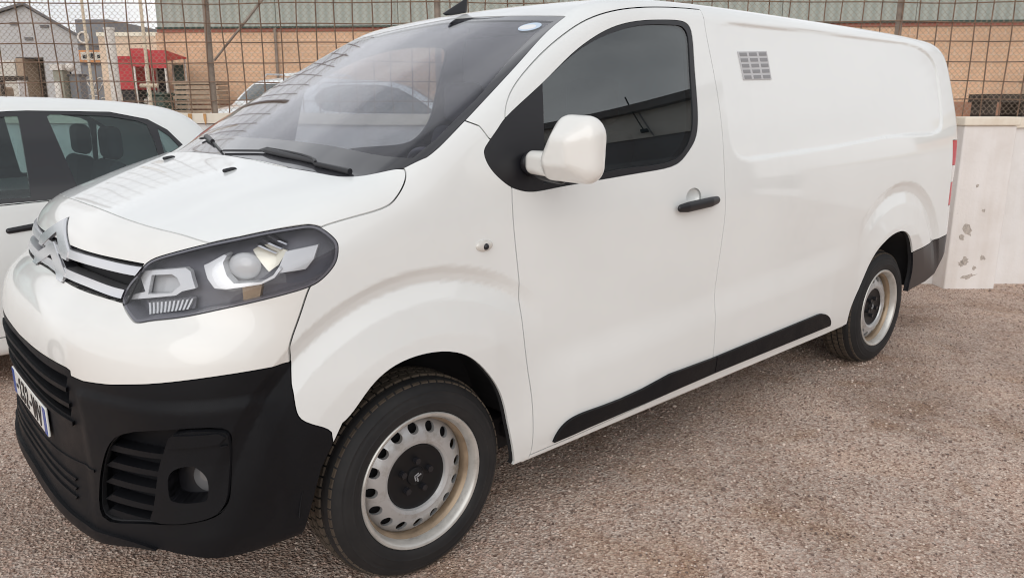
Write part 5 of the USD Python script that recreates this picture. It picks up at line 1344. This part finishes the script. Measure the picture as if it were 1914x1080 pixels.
def scooter(s, d_, label):
    T = thing("motor_scooter", label, "scooter", G(s, d_, .62))
    e = lambda q_: [G(s + x, d_, z + .62) for x, z in q_]
    for nm, xx in (("front_wheel", -.62), ("rear_wheel", .58)):
        t_ = trimesh.creation.torus(.20, .055, 24, 10); t_.apply_transform(trimesh.transformations.rotation_matrix(math.pi / 2, [1, 0, 0])); t_.apply_translation([s + xx, d_, .62 + .255]); add(T, nm, wmesh(t_), "rubber", 50)
    hull_ = lambda pts: m3.Manifold.batch_hull([m3.Manifold.sphere(r_, 12).translate([s + x, d_ + y, z + .35]) for x, y, z, r_ in pts])
    add(T, "front_apron", wmesh(hull_([(-.42, -.16, .45, .05), (-.42, .16, .45, .05), (-.52, 0, .95, .08), (-.34, -.12, .9, .05), (-.34, .12, .9, .05)])), "white_lamp", 50)
    add(T, "tail_body", wmesh(hull_([(.10, -.12, .5, .08), (.10, .12, .5, .08), (.75, 0, .72, .07), (.62, -.1, .5, .08), (.62, .1, .5, .08)])), "white_lamp", 50)
    add(T, "saddle", wmesh(hull_([(.02, 0, .74, .08), (.62, 0, .80, .08)])), "seat", 50)
    add(T, "foot_board", wmesh(box(s - .42, s + .15, d_ - .16, d_ + .16, .62 + .28, .62 + .36)), "dark")
    add(T, "handlebar", wmesh(tube([(s - .45, d_ - .32, .62 + 1.08), (s - .50, d_, .62 + 1.02), (s - .45, d_ + .32, .62 + 1.08)], .02)), "dark", 50)
    add(T, "fork", wmesh(tube([(s - .62, d_, .62 + .26), (s - .50, d_, .62 + 1.02)], .03)), "vent", 50)
    add(T, "windshield", wmesh(box(s - .56, s - .54, d_ - .17, d_ + .17, .62 + 1.05, .62 + 1.45)), "white_lamp")


p_ = add("/World", "pavement", wbox(-12.6, -10.2, 18.4, 20.6, .30, .62), "street")
tag(stage.GetPrimAtPath(p_), "raised strip of pavement that the scooter and the bollard stand on", "pavement", kind="structure")
scooter(-11.4, 19.6, "pale motor scooter parked left of the gate piers, beyond the fence")
T = thing("bollard", "short white bollard beside the pale scooter", "bollard", G(-10.7, 19, .62))
add(T, "post", wmesh(trimesh.util.concatenate([trimesh.creation.cylinder(.07, 1.35, sections=16, transform=trimesh.transformations.translation_matrix([-10.75, 19, .62 + .67]))])), "pole", 60)
add(T, "cap", wmesh(m3.Manifold.sphere(.075, 16).translate([-10.75, 19, 1.97])), "pole", 60)
T = thing("white_pole", "thick white post between the dark shopfront and the red stalls", "pole", G(-4.35, 8.6, .35))
add(T, "shaft", tube([G(-4.20, 8.5, .35), G(-4.20, 8.5, 2.27)], .050, 16), "pole", 60); add(T, "cap", tube([G(-4.20, 8.5, 2.27), G(-4.20, 8.5, 2.29)], .056, 16), "pole", 60)
T = thing("cream_pole", "thin cream pole in front of the red stalls", "pole", G(-4.1, 9.2, .35))
add(T, "shaft", tube([G(-4.16, 9.2, .35), G(-4.16, 9.2, 3.1)], .018, 10), "cream_pole", 60); add(T, "bracket", tube([G(-4.26, 9.2, 1.72), G(-4.06, 9.2, 1.72)], .022, 8), "cream_pole", 60)
T = thing("cream_pole", "thin cream pole in front of the dark shopfront", "pole", G(-5.0, 9.4, .35))
add(T, "shaft", tube([G(-4.92, 9.4, .35), G(-4.92, 9.4, 3.1)], .016, 10), "cream_pole", 60); add(T, "clamp", tube([G(-4.92, 9.4, 1.5), G(-4.92, 9.4, 1.55)], .025, 10), "cream_pole", 60)


def stall(s, w_, d_, zt, zb, label, back):
    T = thing("market_stall", label, "stall", G(s + w_ / 2, d_, .35))
    add(T, "awning", wmesh(trimesh.Trimesh(*meshkit.arrays(m3.Manifold.batch_hull([m3.Manifold.sphere(.03, 8).translate([x, y, z]) for x in (s, s + w_) for y, z in ((d_, zb + .32), (d_, zb + .06), (d_ + 1.5, zt))]))[:2], process=False)), "red_paint", 40)
    add(T, "valance", wbox(s, s + w_, d_ - .03, d_, zb - .18, zb + .08), "red_paint")
    for x in (s + .05, s + w_ - .05):
        add(T, "leg", wmesh(tube([(x, d_, .35), (x, d_, zb)], .03)), "pole", 60); add(T, "leg", wmesh(tube([(x, d_ + 1.5, .35), (x, d_ + 1.5, zt)], .03)), "pole", 60)
    add(T, "counter", wbox(s + .1, s + w_ - .1, d_ + .2, d_ + .8, .35, 1.35), back)
    add(T, "back_panel", wbox(s + .1, s + w_ - .1, d_ + 1.45, d_ + 1.5, .35, zb), back)
    for k in range(3):
        add(T, "goods_box", wbox(s + .2 + k * (w_ - .4) / 3, s + .1 + (k + 1) * (w_ - .4) / 3, d_ + .25, d_ + .6, 1.35, 1.55 + .12 * (k % 2)), ("dark_green", "board", "stack")[k])
    return T


stall(-11.52, .44, 24.5, 2.98, 2.80, "narrow red stall with a bright awning, left of the cream pole", "dark")
stall(-10.98, .50, 24.5, 2.95, 2.75, "wider red stall with dark green counter beside the warehouse corner", "dark_green")
T = thing("skip_container", "plain red open container between the white post and the red stalls", "container", G(-12.4, 24.6, .35))
add(T, "side_panel", wbox(-12.05, -11.58, 24.6, 26.2, 1.95, 2.85), "red_paint"); add(T, "rim", wbox(-12.09, -11.54, 24.55, 26.25, 2.85, 2.93), "red_paint"); add(T, "undercarriage", wbox(-12.0, -11.62, 24.65, 26.1, .35, 1.95), "dark")
T = thing("waste_bin", "dark green waste bin under the red stalls", "bin", G(-10.55, 23.5, .35))
add(T, "bin_body", wbox(-10.6, -10.15, 23.3, 24.0, .45, 1.75, .05), "dark_green"); add(T, "bin_lid", wbox(-10.64, -10.11, 23.26, 24.04, 1.75, 1.84, .03), "dark_green")
for x in (-10.55, -10.2):
    add(T, "bin_wheel", wmesh(trimesh.creation.cylinder(.09, .06, sections=16, transform=trimesh.transformations.translation_matrix([x, 23.35, .44]) @ trimesh.transformations.rotation_matrix(math.pi / 2, [1, 0, 0]))), "rubber")
T = thing("pallet_stack", "tall stack of weathered pallets against the brick warehouse behind the left post", "pallets", G(-9.5, 25, .35))
for k in range(13):
    add(T, "pallet", wbox(-10.42 + .03 * (k % 3), -9.05 + .03 * (k % 2), 24.6, 25.6, .36 + .145 * k, .36 + .145 * k + .10), "stack")
T = thing("crate_frame", "broken timber crate standing right of the van's tail beyond the wall", "crate", G(13.0, 20, .35))
for k in range(5):
    add(T, "crate_slat", wmesh(box(12.75 + .22 * k, 12.90 + .22 * k, 20.0, 20.03, 1.2, 1.95 + .08 * (k % 2))), "stack")
for z_ in (1.25, 1.62, 1.98):
    add(T, "crate_rail", wbox(12.7, 13.82, 20.03, 20.08, z_, z_ + .07), "stack")
add(T, "crate_base", wbox(12.6, 13.9, 20.1, 21.0, .35, 1.2), "stack")
T = thing("timber_rack", "dark low timber rack close behind the van's rear corner", "rack", G(12.0, 20.5, .35))
for k in range(4):
    add(T, "rack_beam", wbox(11.6, 13.3, 19.4 + .25 * k, 19.55 + .25 * k, 1.52, 1.72), "soil")
for s_ in (11.7, 12.45, 13.2):
    add(T, "rack_leg", wbox(s_, s_ + .1, 19.4, 20.3, .35, 1.52), "soil")
T = thing("tarpaulin_heap", "heap under a blue tarpaulin at the far right beyond the wall", "tarpaulin", G(14.6, 20, .35))
tp = trimesh.creation.icosphere(4, 1.0); tp.apply_scale([1.0, .8, .52]); tp.vertices += (meshkit.fbm(tp.vertices * 2.6, 4, 3)[:, None] - .5) * .35; tp.apply_translation([14.75, 20.4, 1.30])
add(T, "sheet", wmesh(tp), "tarp", 50); add(T, "base", wbox(13.9, 15.6, 19.8, 21.0, .35, 1.25), "stack")

# the white unit behind the photographer that the van's windows mirror
M["unit_white"] = plain("off_white_cladding", (.55, .54, .51), .6, vary=.06)
_e = np.array([.667, .745]); _n = np.array([.745, -.667])


def lot(x0, x1, d0, d1, z0_, z1_):
    b = box(x0, x1, d0, d1, z0_, z1_); v = b.vertices
    return trimesh.Trimesh(np.stack([16.2 + _e[0] * v[:, 0] + _n[0] * v[:, 1], -12.9 + _e[1] * v[:, 0] + _n[1] * v[:, 1], v[:, 2]], 1), b.faces, process=False)


B = thing("roadside_warehouse", "pale warehouse with a dark eaves line, mirrored in the van's side window", "building", (14, -15, 0))
add(B, "upper_wall", lot(-24, 3.2, 0, 14, 5.3, 6.75), "unit_white"); add(B, "lower_wall", lot(-23.9, 3.1, .1, 13.9, -.05, 5.3), "dark_grey"); add(B, "eaves", lot(-24.3, 3.5, -.35, 14.3, 6.75, 7.05), "roof_edge")
for k in range(5):
    add(B, "loading_door", lot(-22 + 5 * k, -18.5 + 5 * k, .04, .12, 0, 3.6), "shutter")
for k in range(9):
    add(B, "cladding_seam", lot(-23 + 3 * k, -22.95 + 3 * k, -.03, .02, 5.32, 6.74), "shutter")
add(B, "wall_lamp", lot(.75, .95, -.5, -.05, 5.6, 5.75), "dark"); add(B, "lamp_arm", lot(.83, .87, -.30, -.26, 5.75, 7.4), "dark")
